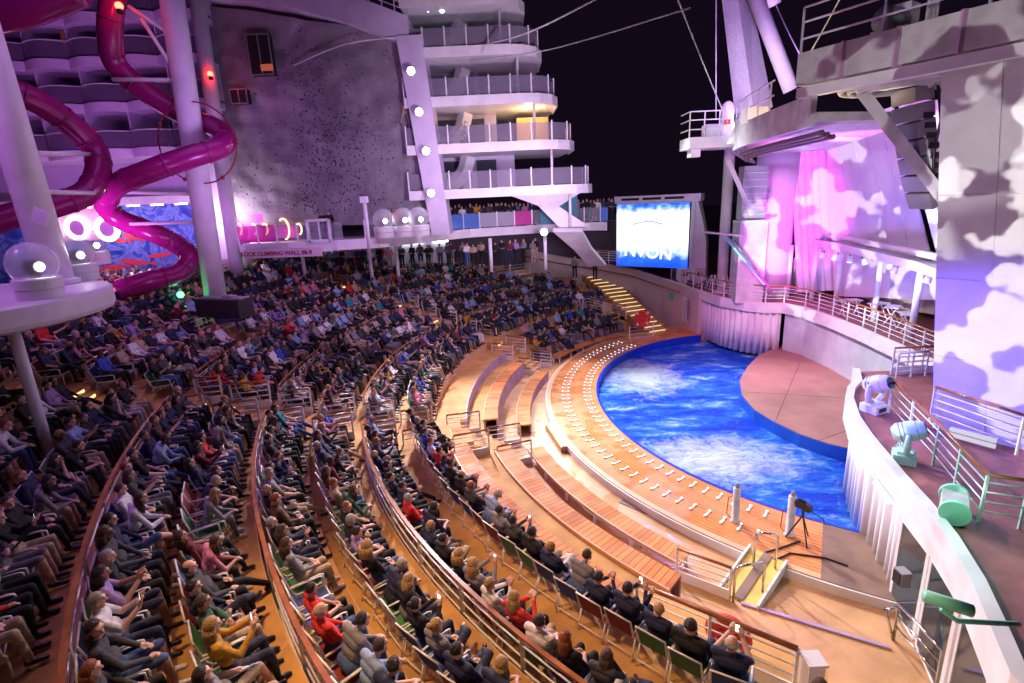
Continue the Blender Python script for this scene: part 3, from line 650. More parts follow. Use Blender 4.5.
# standing people along the promenade rail and the back of the boardwalk go in the crowd, too
for i in range(62):
    x=392+i*3.6+rn.uniform(-1,1); 
    if 427<x<433: continue
    base=at(x,0,Y=1); yy=rn.uniform(.5,1.5)
    # promenade deck z=8
    Yb=prom_y(x)+.35+yy; p=at(x,230,Y=Yb); p.z=8.02
    add_crowd(LPS[0],LPS[1],p,PI+rn.uniform(-.7,.7),rspec(rn),rn.uniform(.93,1.03))
for i in range(42):
    x=250+i*7+rn.uniform(-3,3); p=at(x,250,Y=39.5+rn.uniform(-.7,1)); p.z=5.35
    if p.x>4: continue
    add_crowd(LPS[0],LPS[1],p,PI+rn.uniform(-.7,.7),rspec(rn),rn.uniform(.93,1.03))
tag(crowd.build('distant_crowd',cm,smooth=True),'mass of small seated and standing people filling the far rows and balcony','crowd',kind='stuff')
print('CROWD individuals',len(ind),'rest',nf,'chairs',chairs)
# individual standing people
def stand(p,rz,label,**ov):
    sp=rspec(rn); sp.update(ov); sp['trousers']=True; o=make_person(STAND[0],STAND[1],p,rz,sp); tag(o,label,'person'); return o
p=at(325,240,Y=35.6); p.z=8.02; stand(p,PI,'dark-clothed person standing left of two at the gap in the promenade rail',top='black',bot='black',hair='dark',hk='short')
p=at(332,240,Y=35.4); p.z=8.02; stand(p,PI+.3,'dark-clothed person standing right of two before the climbing wall foot',top='black',bot='black',hair='dark',hk='short')
p=at(398,225,Y=35.6); p.z=8.02; stand(p,PI,'person in red behind the glass spotlight domes on the promenade',top='red',bot='black',hair='brown',hk='short')
p=at(575,278,z=3.9); p.z=3.8; stand(p,PI-.2,'person in grey standing at top of the curved wall handrail',top='grey',bot='black',hair='grey',hk='short')
p=at(595,270,Y=43.5); p.z=3.3; stand(p,PI,'person in black standing above the last seats by the cream wall',top='black',bot='black',hair='dark',hk='short')
p=at(567,348,z=.2); p.z=.15
sp=rspec(rn); sp.update(top='navy',bot='dark navy',hair='dark',hk='short',pose='leaning forward',fem=False,trousers=True,sleeve=True)
o=make_person(PR['leaning forward'][0][0],PR['leaning forward'][0][1],(p.x,p.y,-.27),-1.3,sp); tag(o,'lone person in dark blue sitting forward on the far low bench','person')
p=at(406,125,Y=35.55); sp=rspec(rn); sp.update(top='beige',bot='beige',hair='blonde',hk='short',trousers=True)
o=make_person(REACH[0],REACH[1],(p.x,p.y,p.z-.2),0,sp); tag(o,'pale person clinging to the right edge of the climbing wall','person')
# ---------------------------------------------------------------- curved railings with wooden handrails
def curved_rail(r,t0,t1,zf,h,label):
    t=thing('curved_railing',label,'railing',group='curved railings between the rows')
    A=arc(R(r),t0,t1,zf+h)
    m=MB(); band(m,lambda q:R(r)(q)-.045,lambda q:R(r)(q)+.045,t0,t1,zf+h+.025,zf+h-.025); m.build('handrail',woodr,t)
    m=MB()
    for k in (.4,.62,.84): m.tube([a-Vector((0,0,h*(1-k))) for a in A],.02,5)
    m.build('rail_bars',whitem,t,True)
    m=MB(); m.ribbon([(a.x,a.y) for a in A],zf-.05,zf+.10,.03); m.build('kick_plate',whitem,t)
    n=max(2,int(abs(t1-t0)/4.2))
    for i in range(n+1):
        p=E(R(r)(t0+(t1-t0)*i/n),t0+(t1-t0)*i/n,zf); m=MB(); m.bar(p,p+Vector((0,0,h-.03)),.09,.035); m.build('post',whitem,t)
for r,zf,h,nm in ((24.1,1.5,1.2,'second'),(27.35,2.45,1.15,'fourth'),(30.25,3.35,1.15,'sixth'),(33.75,4.2,1.1,'eighth')):
    for t0,t1,b in ((AL+3*23/r,243,'near'),(BE+2.6*23/r,AL-3.2*23/r,'middle'),(GA+8,BE-2.6*23/r,'far')):
        curved_rail(r,t0,t1,zf,h,'curved white railing with wooden handrail behind the %s row of the %s block'%(nm,b))
def rail(name,pts,h,label,cat='railing',group=None,hm=woodr,bars=(.25,.45,.65,.85),every=1.6,hr=.04,kick=False,pm=whitem):
    """straight or polyline railing; pts = floor points"""
    t=thing(name,label,cat,group=group); P=[Vector(p) for p in pts]; up=Vector((0,0,h))
    m=MB(); m.tube([p+up for p in P],hr,8); m.build('handrail',hm,t,True)
    m=MB()
    for k in bars: m.tube([p+up*k for p in P],.018,5)
    m.build('rail_bars',pm,t,True)
    if kick:
        m=MB(); 
        for a,b in zip(P[:-1],P[1:]): m.bar(a+Vector((0,0,.15)),b+Vector((0,0,.15)),.03,.3)
        m.build('kick_plate',whitem,t)
    for a,b in zip(P[:-1],P[1:]):
        n=max(1,round((b-a).length/every))
        for i in range(n+(1 if b is P[-1] else 0)):
            p=a+(b-a)*i/n; m=MB(); m.bar(p,p+up,.06,.035); m.build('post',pm,t)
    return t
G=[(17.2,18.75,-.3),(19.1,20.6,.5),(21.25,22.6,1.0),(22.85,24.1,1.5),(24.45,25.85,2.0),(26.15,27.35,2.45),(27.65,29.05,2.95),(29.35,30.25,3.35),(30.6,32.0,3.8),(32.4,33.75,4.2)]
for an,aname,lim in ((AL,'near',8),(BE,'middle',8)):
    for sg,sn in ((1,'left' if an==AL else 'left'),(-1,'right')):
        for i,(ra,rb,z) in enumerate(G[:lim]):
            th=an+sg*(2.5*min(1,23/ra) if i>1 else 2.9); a=E(R(ra)(th),th,z); b=E(R(rb)(th),th,z)
            rail('aisle_railing',[a,b],1.02,'white aisle railing with wooden handrail, %s panel up the %s side of the %s aisle'%(ordn[i],'pool-left' if sg>0 else 'pool-right',aname),group='aisle railings',kick=True,every=3)
# aisle steps with glowing strips
def steps(an,half,levels,nm):
    m=MB(); st=[]
    z0=-.3
    for r,z in levels:
        n=max(1,round((z-z0)/.2)); 
        for k in range(n):
            zz=z0+(z-z0)*(k+1)/(n); rr=r-(n-k-.0)*.3
            if k<n-1 or True:
                band(m,R(rr),R(r+.02),an-half,an+half,zz-.004 if k==n-1 else zz,zz-.25); st.append((rr,zz))
        z0=z
    struct(m.build('aisle_steps',tan)); return st
for an,nm in ((AL,'near'),(BE,'middle')):
    st=steps(an,2.0,[(18.95,.5)]+LEV[0:],nm)
    for i,(rr,zz) in enumerate(st):
        if rr<20 or (i*7)%5 not in (0,2): continue
        m=MB(); band(m,R(rr-.02),R(rr-.005),an-1.0,an+.6,zz-.03,zz-.12); o=m.build('step_light',eyel); tag(o,'glowing amber strip under a step nosing in the %s aisle'%nm,'step light','amber step strips of the %s aisle'%nm)
# far stair beside cream wall
m=MB(); k=0; SL=[]
for i in range(19):
    rr=16.2+i*.62; z=-.1+i*.2; band(m,R(rr),R(rr+.7),106,113.5,z,z-.5); SL.append((rr,z))
struct(m.build('far_stairs',tan))
for rr,z in SL:
    m=MB(); band(m,R(rr-.03),R(rr-.008),107,113,z-.03,z-.09); o=m.build('step_light',emat('stair_glow',(1,.72,.38),.9)); tag(o,'glowing amber strip on a stair beside the cream curved wall','step light','amber strips of the far stairs')
# ---------------------------------------------------------------- pool ring fountain nozzles
def nozzle():
    t=thing('fountain_nozzle','x','nozzle'); m=MB(); m.lathe([(.05,0),(.05,.035),(.04,.05)],(0,-.16,0),10); m.lathe([(.05,0),(.05,.035),(.04,.05)],(0,.16,0),10); m.box((0,0,.012),(.07,.36,.02)); m.build('fitting',whitem,t)
    m=MB(); m.lathe([(.034,.05),(.034,.056)],(0,-.16,0),8); m.lathe([(.034,.05),(.034,.056)],(0,.16,0),8); m.build('lens',emat('nozzle_lens',(.9,.95,1),4),t); return t
nz0=None
for ri,(r,lab) in enumerate(((12.95,'inner row beside the water'),(14.2,'outer row near the white rim'))):
    th=128 if ri==0 else 128
    while th<(231 if ri==0 else 230):
        p=E(r,th,.001); a=math.radians(th); fwd=Vector((-math.cos(a)/ASP,-math.sin(a),0)); rz=math.atan2(-fwd.x,fwd.y)
        lb='small paired white fountain nozzle lamps on the pool ring, %s'%lab; gr='fountain nozzles, %s'%lab
        if nz0 is None: nz0=nozzle(); o=nz0; o.location=p; o.rotation_euler=(0,0,rz)
        else: o=dup(nz0,p,rz)
        tag(o,lb,'nozzle',gr); th+=2.35 if ri==0 else 2.2
# stanchions, camera, ramp, rails at the near end
def stanch(p,h,label):
    t=thing('pool_bollard',label,'bollard',p); m=MB(); m.lathe([(.15,0),(.15,.03),(.11,.05),(.11,h),(.09,h+.02)],(0,0,0),12); m.build('column',dwhite,t,True); m=MB(); m.lathe([(.07,h+.02),(.05,h+.14),(.02,h+.17)],(0,0,0),10); m.build('cap',grey,t); m=MB(); m.tube([(-.11,0,.9),(-.25,0,.85),(-.28,0,.3),(-.14,0,.1)],.012,5); m.build('cable',black,t)
stanch(at(735,521,z=0.003),1.15,'pale metal bollard standing alone on the magenta-lit pool edge')
stanch(at(789,535,z=0.003),1.3,'pale metal bollard beside the black camera on its tripod')
p=at(800,541,z=0.003)
t=thing('video_camera','black video camera on a black tripod at the near pool edge','camera',p,.5)
for k in range(3):
    a=k*2.1; m=MB(); m.tube([(.0,0,.85),(.38*math.cos(a),.38*math.sin(a),.02)],.022,6); m.build('leg',black,t)
m=MB(); m.tube([(0,0,.8),(0,0,1.05)],.04,8); m.box((0,0,1.16),(.16,.42,.2)); m.box((0,.05,1.30),(.05,.2,.06)); m.build('camera_body',black,t)
m=MB(); m.lathe([(.07,0),(.09,.2)],(0,.2,1.16),12,Matrix.Rotation(-PI/2,3,'X')); m.build('lens',grey,t,True)
m=MB(); m.tube([(0,-.1,1.1),(.25,-.4,.9),(.3,-.5,.72)],.015,6); m.build('pan_handle',black,t)
m=MB(); m.tube([tuple(at(x,y,z=.03)) for x,y in ((800,541),(780,548),(765,552),(775,560),(790,553),(826,558),(848,566))],.025,6); tag(m.build('camera_cable',black,None,True),'black cable lying in loops on the deck from the camera tripod','cable')
# ramp
a=at(768,556,z=0.0); b=at(738,600,z=-.29); d=(b-a); sd=Vector((-d.y,d.x,0)).normalized()
t=thing('entry_ramp','entry ramp with warm light painted yellow, white sides stepping down from pool ring','ramp')
m=MB(); m.slab([a+sd*.45,a-sd*.45,b-sd*.45,b+sd*.45],.04); m.build('ramp_floor',mat('ramp_warm_lit',(.75,.52,.10),.5,noise=.2,nscale=2),t)  # warm light on the ramp is put into its yellow colour
m=MB(); m.slab([a+sd*.12+Vector((0,0,.05)),a-sd*.12+Vector((0,0,.05)),b-sd*.12+Vector((0,0,.05)),b+sd*.12+Vector((0,0,.05))],.02); m.build('tread_strip',brown,t)
for s_ in (1,-1):
    m=MB(); m.bar(a+sd*.5*s_,b+sd*.5*s_,.06,.3); m.build('side_board',white,t)
for (q0,q1,q2,q3,lab) in ((at(753,566,z=0),at(775,568,z=0),0,0,'chrome hoop handrail at the top of the entry ramp'),(at(733,602,z=-.3),at(762,596,z=-.3),0,0,'chrome hoop handrail at the foot of the entry ramp')):
    m=MB(); u_=Vector((0,0,1.05)); m.tube([q0,q0+u_*.92,q0+u_+(q1-q0)*.12,q1+u_-(q1-q0)*.12,q1+u_*.92,q1],.035,8); tag(m.build('hoop_handrail',chrome,None,True),lab,'handrail')
    
rail('deck_railing',[at(676,579,z=-.295),at(729,600,z=-.295)],.98,'short white railing with wooden top at the end of the lowest bench',kick=True,every=3)
a=at(637,583,z=2.1); b=at(798,649,z=2.1); a.z=b.z=1.02
rail('deck_railing',[a,(a+b)/2,b],1.08,'long white railing with wooden top in front of the near end seats',kick=True,every=3,hr=.055)
m=MB(); p=b+(b-a).normalized()*.25; m.box((p.x,p.y,1.0),(.28,.28,2.0)); m.box((p.x,p.y,2.02),(.34,.34,.05)); tag(m.build('end_pillar',white),'thick white pillar closing the right end of the long railing','pillar')
# life rings
def lifering(p,q,label,r=.38):
    t=thing('life_ring',label,'life ring',p); t.rotation_euler=q
    m=MB(); m.tube([(r*math.cos(a*PI/12),0,r*math.sin(a*PI/12)) for a in range(24)],.085,10,True); m.build('ring',redm,t,True)
    m=MB()
    for k in range(4):
        a=PI/4+k*PI/2; m.tube([(r*math.cos(a+e),0,r*math.sin(a+e)) for e in (-.14,0,.14)],.092,10); 
    m.build('straps',white,t)
    m=MB()
    for k in range(6):
        a=k*PI/6; m.tube([(r*.75*math.cos(q*PI/8)*(1-.12*k),.03+.02*k,r*.75*math.sin(q*PI/8)*(1-.12*k)) for q in range(16)],.045,6,True)
        m.tube([(r*.8*math.cos(a),.01*k,r*.8*math.sin(a)),(0,.05,0),(-r*.8*math.cos(a+.2),.02,-r*.8*math.sin(a+.2))],.03,6)
    m.build('rope_coil',redm,t,True)
m1=(a*.38+b*.62); lifering(Vector((m1.x+.12,m1.y+.3,1.5)),(0,0,math.atan2((b-a).y,(b-a).x)),'red life ring with coiled red line behind the long near railing',.37)
p=at(633,298,Y=37.2)
rail('guard_railing',[Vector((8.4,36.6,-.29)),Vector((10.2,37.0,-.29))],1.3,'white guard stand railing carrying the red life ring',every=2,kick=True)
lifering(Vector((9.3,36.6,1.45)),(0,0,.2),'red life ring on the white stand at the foot of the far stairs',.55)
rail('guard_railing',[Vector((5.6,40.2,1.6)),Vector((8.6,38.6,1.0))],1.0,'white railing behind the life ring at the edge of the far seats',every=2)
# bin-like trough near ring
a=at(549,428,z=-.29); b=at(565,452,z=-.29)
t=thing('floor_planter','tan boat-shaped floor box beside the white rim of the ring','box'); m=MB(); m.bar(a+Vector((0,0,.12)),b+Vector((0,0,.12)),.34,.24); m.build('body',mat('tan_box',(.45,.30,.12),.5),t); m=MB(); m.bar(a+Vector((0,0,.26)),b+Vector((0,0,.26)),.12,.05); m.build('lid_slot',white,t)
for (x0,y0,x1,y1,l) in ((622,500,650,512,'left'),(716,545,738,552,'right')):
    m=MB(); m.bar(at(x0,y0,z=-.285),at(x1,y1,z=-.285),.38,.02); tag(m.build('floor_grate',brown),'flat oval brown grate in the walkway floor, the %s one of two'%l,'grate')
a=at(741,603,z=-.27); b=at(890,648,z=-.27)
m=MB(); m.bar(a,b,.09,.05); tag(m.build('floor_barrier_bar',mat('lilac_metal',(.5,.4,.6),.3,.5)),'long thin lilac metal bar lying across the tan near deck','bar')
m=MB(); 
q=at(893,640,z=-.29); r_=at(935,690,z=-.29); u_=Vector((0,0,1.0))
t=thing('chrome_gate','chrome double-rail gate at the bottom beside the glass doors','gate')
m.tube([q,q+u_,r_+u_,r_],.04,8); m.build('frame',chrome,t,True); m=MB(); m.tube([q+u_*.7,r_+u_*.7],.025,6); m.tube([q+u_*.4,r_+u_*.4],.025,6); m.build('bars',chrome,t,True)
m=MB(); w_=Vector((.45,.1,0)); m.tube([q+w_*-.0,q+u_*.95+w_*-.8,q+u_*.95,q],.035,8); m.build('side_loop',chrome,t,True)
# ---------------------------------------------------------------- right-hand raised deck
deckm=mat('rose_teak',(.34,.13,.12),.5,noise=.3,nscale=2)
ed=[at(x,y,z=3) for x,y in ((700,292),(722,299),(745,303),(765,305),(783,305),(803,309),(830,318),(860,330),(900,348),(938,366))]
ed2=[Vector((14.8,19.2,3)),Vector((13.2,19.3,3)),at(858,384,z=3),at(851,391,z=3),at(849,401,z=3),at(855,420,z=3),at(868,440,z=3),at(884,460,z=3),at(900,480,z=3),at(925,508,z=3),at(950,541,z=3),at(976,585,z=3),at(1000,640,z=3),at(1018,683,z=3),Vector((6.9,4.5,3)),Vector((6.7,2.5,3))]
far=[Vector((13.2,39.8,3)),Vector((12.8,42,3)),Vector((11,45,3)),Vector((7,48,3)),Vector((2,49.5,3))]
edge=list(reversed(far))+ed+ed2
m=MB(); m.prism([(p.x,p.y) for p in edge]+[(40,2.5),(40,60),(2,60)],2.72,3.0); struct(m.build('upper_deck_floor',deckm))
m=MB(); m.ribbon([(p.x,p.y) for p in far[::-1]+ed],2.5,3.14,.22); tag(m.build('far_deck_fascia',white),'white curved fascia along the edge of the far raised deck','fascia')
m=MB(); m.ribbon([(p.x,p.y) for p in ed2[1:]],2.35,3.16,.24); tag(m.build('near_deck_fascia',white),'white curved fascia along the edge of the near raised deck','fascia')
def inset(P,d):
    o=[]
    for i,p in enumerate(P):
        t_=(P[min(i+1,len(P)-1)]-P[max(i-1,0)]).normalized(); o.append(p+Vector((-t_.y,t_.x,0))*d)
    return o
# walls beneath the decks
cream=mat('cream_wall',(.66,.58,.50),.6,noise=.1,nscale=1)
wl=inset(ed[4:],.35); m=MB(); m.ribbon([(p.x,p.y) for p in wl],-.3,2.75,.2); t=m.build('stage_back_wall',mat('pale_blue_wall',(.55,.60,.68),.6,noise=.15,nscale=1)); tag(t,'pale blue-grey curved wall behind the stage below the far deck','wall')
def pleats(path,z0,z1,label,name='stage_curtain',n=90,amp=.09):
    P=[Vector((p[0],p[1],0)) for p in path]; L=[0]
    for a,b in zip(P[:-1],P[1:]): L.append(L[-1]+(b-a).length)
    pts=[]; rn2=random.Random(5)
    K=int(L[-1]/.075)
    for i in range(K+1):
        s_=L[-1]*i/K; j=max(0,min(len(L)-2,next((q for q in range(len(L)-1) if L[q+1]>=s_-1e-6),len(L)-2))); t_=(s_-L[j])/(L[j+1]-L[j]); p=P[j].lerp(P[j+1],t_); d=(P[j+1]-P[j]).normalized(); nn=Vector((-d.y,d.x,0))
        pts.append(p+nn*(amp*math.sin(s_*2*PI/.42+.7*math.sin(s_*2.1))+.03*math.sin(s_*9)))
    m=MB(); m.ribbon([(p.x,p.y) for p in pts],z0,z1,.02); o=m.build(name,curtainm,None,True); return tag(o,label,'curtain')
pleats([(p.x,p.y) for p in inset(ed[:5],.12)],-.25,2.6,'white pleated curtain below the far raised deck behind the pool')
cl=inset(ed2[3:9],.25); pleats([(p.x,p.y) for p in cl],-.25,2.5,'white pleated curtain hanging below the near raised deck')
m=MB(); wl2=inset(ed2[8:],.22); m.ribbon([(p.x,p.y) for p in wl2],-.3,2.7,.14); t=tag(m.build('near_deck_wall',white),'white wall with tall dark glass doors below the near raised deck','wall')
def along(P,s_):
    for a,b in zip(P[:-1],P[1:]):
        l=(b-a).length
        if s_<=l: return a+(b-a)*s_/l,(b-a).normalized()
        s_-=l
    return P[-1],(P[-1]-P[-2]).normalized()
for s0,s1 in ((.25,1.55),(1.75,3.1),(3.4,4.9)):
    a,_d=along(wl2,s0); b,_=along(wl2,s1); nn=Vector((_d.y,-_d.x,0))*.12
    a=Vector((a.x,a.y,0))+nn; b=Vector((b.x,b.y,0))+nn
    m=MB(); m.slab([a+Vector((0,0,-.2)),b+Vector((0,0,-.2)),b+Vector((0,0,2.05)),a+Vector((0,0,2.05))],.03); g_=m.build('glass_door',dglass,t)
    m=MB(); 
    for c1,c2 in ((a,b),): 
        for zz in (-.2,2.08): m.bar(c1+Vector((0,0,zz)),c2+Vector((0,0,zz)),.08,.07)
        for c in (c1,c2): m.bar(c+Vector((0,0,-.2)),c+Vector((0,0,2.1)),.08,.08)
    m.build('door_frame',whitem,g_)
# wall behind the glass keeps the rooms dark
# cream ramp wall on the far left of the deck
cw=[(13.6,37.2),(13.1,39.6),(12.3,42),(10.6,44.6),(8,46.8),(4.5,48.2),(1.5,48.8)]
ztop=[3.0,3.25,3.4,3.9,4.3,4.9,5.6]
m=MB(); m.ribbon(cw,-.3,ztop,.3); t=tag(m.build('curved_ramp_wall',cream),'cream curved wall with wooden handrail rising beside the far stairs','wall')
m=MB(); m.tube([Vector((x-.35,y-.35,z-.55)) for (x,y),z in list(zip(cw,ztop))[1:]],.06,8); m.build('handrail',woodr,t,True)
gp=Vector((13.05,38.7,1.6)); 
fr=MB()
for k in range(6): fr.box((12.95,38.55,.75+k*.32),(.06,1.0,.05),Matrix.Rotation(-.1,3,'Z'))
for k in range(4): fr.box((12.95+.0,38.12+k*.3,1.5),(.07,.05,1.7),Matrix.Rotation(-.1,3,'Z'))
fr.build('louvre_grid',white,t); m=MB(); m.box((13.0,38.56,1.52),(.05,.95,1.6),Matrix.Rotation(-.1,3,'Z')); m.build('louvre_panel',mat('grey_green',(.2,.25,.22),.5),t)
m=MB(); m.lathe([(.32,0),(.32,.06)],(12.55,40.6,2.15),20,Matrix.Rotation(-PI/2,3,'Y')@Matrix.Rotation(.3,3,'X')); m.build('porthole',teal,t)
# deck railings
def lift(P,dz=.12): return [Vector((p.x,p.y,p.z+dz)) for p in P]
rail('deck_edge_railing',lift(inset(ed,.12)),1.05,'white railing with dark wooden handrail along the far raised deck edge',every=1.3)
rail('deck_edge_railing',lift(inset([far[1],far[0]]+ed[:1],.12)),1.05,'white railing on the deck edge beside the big video screen',every=1.0)
A_=[at(893,380,z=4.1),at(940,425,z=4.1),at(988,475,z=4.1),at(1030,481,z=4.1)]
pts=[Vector((p.x,p.y,3.0)) for p in A_]
rail('deck_railing',pts,1.1,'near deck railing with bronze wooden handrail and teal-lit posts',every=1.6,pm=mat('mint_lit_white',(.62,.8,.76),.4))  # green light on the posts painted into their white
B_=[at(937,372,z=4.1),at(1030,392,z=4.1)]
rail('wall_handrail',[Vector((p.x,p.y,3.35)) for p in [at(938,373,Y=13.9),at(1030,392,Y=11.8)]],1.05,'wooden handrail with bars running across the tall white column',every=4)
rail('deck_gate_railing',[Vector((p.x,p.y,3.0)) for p in [at(895,348,z=4.05),at(940,346,z=4.05)]],1.05,'short white lattice railing with red handrail left of the column',every=.6,kick=True)
rail('deck_gate_railing',[at(896,378,z=3),at(925,376,z=3)],.95,'small white lattice railing behind the white moving light',every=.5,hm=whitem)
# moving lights
def moving(p,rz,label,m1,s_=1.0):
    t=thing('stage_light',label,'stage light',p,rz); t.scale=(s_,)*3
    m=MB(); m.box((0,0,.12),(.5,.5,.24)); m.box((0,0,.28),(.34,.34,.08)); m.build('base',m1,t)
    for q in (-1,1):
        m=MB(); m.tube([(q*.12,0,.32),(q*.3,0,.42),(q*.34,0,.6),(q*.33,0,.86)],[.07,.08,.08,.06],8); m.build('yoke_arm',m1,t,True)
    M=Matrix.Rotation(1.2,3,'X'); m=MB(); m.lathe([(.15,-.34),(.24,-.22),(.26,.05),(.24,.25),(.20,.36),(.18,.38)],(0,0,.84),14,M); h=m.build('lamp_head',m1,t,True)
    for kk in range(5):
        m=MB(); m.lathe([(.262-.004*kk,-.18+.09*kk),(.262-.004*kk,-.15+.09*kk)],(0,0,.84),14,M); m.build('cooling_fin',grey,h)
    m=MB(); m.box((0,-.255,.12),(.3,.01,.12)); m.build('control_panel',black,t)
    m=MB(); m.lathe([(.17,.385),(.16,.40)],(0,0,.84),14,M); m.build('lens',dglass,h)
    m=MB(); m.tube([(.25,0,.1),(.45,.1,.3),(.5,.2,.05)],.02,5); m.build('cable',m1,t,True)
moving(at(873,412,z=3)+Vector((0,0,.02)),.4,'white moving stage light at the rounded tip of the near deck',white,1.1)
moving(at(903,462,z=3)+Vector((0,0,.02)),1.0,'mint-lit moving stage light behind the near deck edge',mat('mint',(.5,.8,.72),.4),1.0)  # mint tint paints green light onto the fixture
t=thing('floor_light','white floor fixture with painted green-lit ends behind the near deck railing','stage light',at(952,516,z=3.02),.9); t.scale=(.8,.8,.8)
m=MB(); m.box((0,0,.3),(.9,.55,.5)); m.build('housing',dwhite,t); 
for q in(-1,1):
    m=MB(); m.lathe([(.34,-.06),(.34,.06)],(q*.5,0,.36),20,Matrix.Rotation(PI/2,3,'Y')); m.build('end_cap',mat('mint_lit_paint',(.30,.78,.58),.4),t)  # green light painted into the end cap colour
t=thing('wall_lamp','painted green-lit cylinder lamp on a bracket outside the near deck wall','lamp'); p=at(950,603,Y=5.9)
m=MB(); m.tube([p+Vector((-.28,.1,.05)),p+Vector((.22,-.1,-.05))],.085,14); m.build('cylinder',mat('mint_lit_paint',(.30,.78,.58),.4),t,True); m=MB(); m.tube([p+Vector((-.1,0,-.1)),p+Vector((.1,-.05,-.25)),p+Vector((.9,-.1,-.3))],.035,8); m.build('bracket',mat('mint_lit_paint',(.30,.78,.58),.4),t,True)  # cylinder and bracket colour carries the green light
t=thing('strip_lamp','short bright white strip lamp on the near deck fascia','lamp'); a=at(875,482,Y=10.6); b=at(890,502,Y=10.0); m=MB(); m.tube([a,b],.05,8); m.build('tube',emat('tube_white',(1,.98,1),5),t,True); m=MB(); m.tube([a+Vector((.08,.05,0)),b+Vector((.08,.05,0))],.05,6); m.build('holder',white,t)
t=thing('wall_speaker','small grey box speaker on the wall beside the near curtain','speaker'); m=MB(); p=at(902,577,Y=9.6); m.box(p,(.22,.26,.34)); m.build('box',grey,t); m=MB(); m.box(p-Vector((.12,0,0)),(.02,.2,.28)); m.build('grille',black,t)
t=thing('tube_lamp_pair','clear horizontal tube lamps at the foot of the tall white column','lamp',at(970,441,z=3)+Vector((-.2,-.25,.15)),-1.0)
for q in (0,1):
    m=MB(); m.tube([(-.5,0,q*.16),(.5,0,q*.16)],.06,8); m.build('tube',edim,t,True)
m=MB(); m.box((0,.1,.05),(1.0,.08,.3)); m.build('holder',dwhite,t)
# ---------------------------------------------------------------- tall column and sky platform
c0=at(932,428,z=3); c1=Vector((14.6,11.2,3)); d=(c1-c0).normalized(); nrm=Vector((-d.y,d.x,0)); 
if nrm.x<0: nrm=-nrm
q0=Vector((c0.x,c0.y)); q1=Vector((c1.x,c1.y))+Vector((d.x,d.y))*2
m=MB(); colp=[(q0.x,q0.y),(q1.x,q1.y),(q1.x+nrm.x*3,q1.y+nrm.y*3),(q0.x+nrm.x*3,q0.y+nrm.y*3)]; colt=[(11.25,14.75),(q1.x-1.0,q1.y+.3),(q1.x+nrm.x*3,q1.y+nrm.y*3),(q0.x+nrm.x*3-.5,q0.y+nrm.y*3)]; m.add([(x,y,3.0) for x,y in colp]+[(x,y,12.94) for x,y in colt],[(3,2,1,0),(4,5,6,7),(0,1,5,4),(1,2,6,5),(2,3,7,6),(3,0,4,7)]); t=tag(m.build('white_column',white),'huge white steel column at the right edge with cloud light patterns','column')
m=MB(); 
for z in (5.2,7.4,9.6):
    u_=(z-3)/9.94; m.bar(Vector((q0.x+(11.25-q0.x)*u_,q0.y+(14.75-q0.y)*u_,z))-nrm*.01,Vector((q1.x-1.0*u_,q1.y+.3*u_,z))-nrm*.01,.02,.025)
m.build('weld_seams',dwhite,t)
for kk in range(1,5):
    w_=kk/5; A0=Vector((q0.x,q0.y,3.02)).lerp(Vector((q1.x,q1.y,3.02)),w_); B0=Vector((11.25,14.75,12.9)).lerp(Vector((q1.x-1,q1.y+.3,12.9)),w_); m=MB(); m.bar(A0-nrm*.012,B0-nrm*.012,.02,.02); m.build('plate_seam',dwhite,t)
f0=Vector((9.1,17.6,0)); f1=Vector((11.75,13.0,0)); dd=(f1-f0).normalized(); fe=f1+dd*6; nb=Vector((-dd.y,dd.x,0)); nb=nb if nb.x>0 else -nb
t=thing('overhead_platform','big white overhead platform with panelled fascia above the column','platform')
m=MB(); m.slab([Vector((f0.x,f0.y,12.95)),Vector((fe.x,fe.y,12.95)),Vector((fe.x,fe.y,13.85)),Vector((f0.x,f0.y,13.85))],.12); m.build('fascia',dwhite,t)
m=MB(); m.slab([Vector((f0.x,f0.y,12.95)),Vector((fe.x,fe.y,12.95)),Vector((fe.x,fe.y,12.95))+nb*4,Vector((f0.x,f0.y,12.95))+nb*4],.18); m.build('floor',dwhite,t)
m=MB(); m.bar(Vector((f0.x,f0.y,12.75))+nb*.1,Vector((fe.x,fe.y,12.75))+nb*.1,.3,.28); m.build('edge_beam',white,t)
for k in (.26,.52,.78,1.1):
    p=f0.lerp(f1,k); m=MB(); m.bar(Vector((p.x,p.y,12.9))-nb*.1,Vector((p.x,p.y,13.86))-nb*.1,.22,.08); m.build('fascia_rib',mat('pink_rib',(.55,.35,.55),.5),t)
m=MB(); P0=Vector((f0.x,f0.y,13.85));
for k in range(6):
    p=f0.lerp(fe,k/5); m.bar(Vector((p.x,p.y,13.85)),Vector((p.x,p.y,15.1)),.05)
for z in (14.25,14.7,15.1): m.bar(Vector((f0.x,f0.y,z)),Vector((fe.x,fe.y,z)),.045)
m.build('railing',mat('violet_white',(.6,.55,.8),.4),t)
for k,rr in enumerate((1.5,1.25,1.0,.75)):
    c=Vector((f0.x,f0.y,12.7))+dd*2.0+nb*1.8; m=MB(); m.tube([c+Vector((rr*math.cos(q*PI/12),rr*math.sin(q*PI/12),-.02*k)) for q in range(24)],.07,6,True); m.build('cable_ring',dwhite,t,True)
c=f0.lerp(f1,.35)+nb*1.6; t2=thing('winch','violet-lit white winch machine standing on the overhead platform','winch',(c.x,c.y,13.14),.6)
m=MB(); m.box((0,0,.5),(1.3,.9,1.0)); m.box((.2,0,1.3),(.6,.6,.8)); m.build('housing',white,t2); m=MB(); m.lathe([(.35,-.4),(.35,.4)],(-.5,0,1.2),14,Matrix.Rotation(PI/2,3,'Y')); m.build('drum',grey,t2,True)
m=MB()
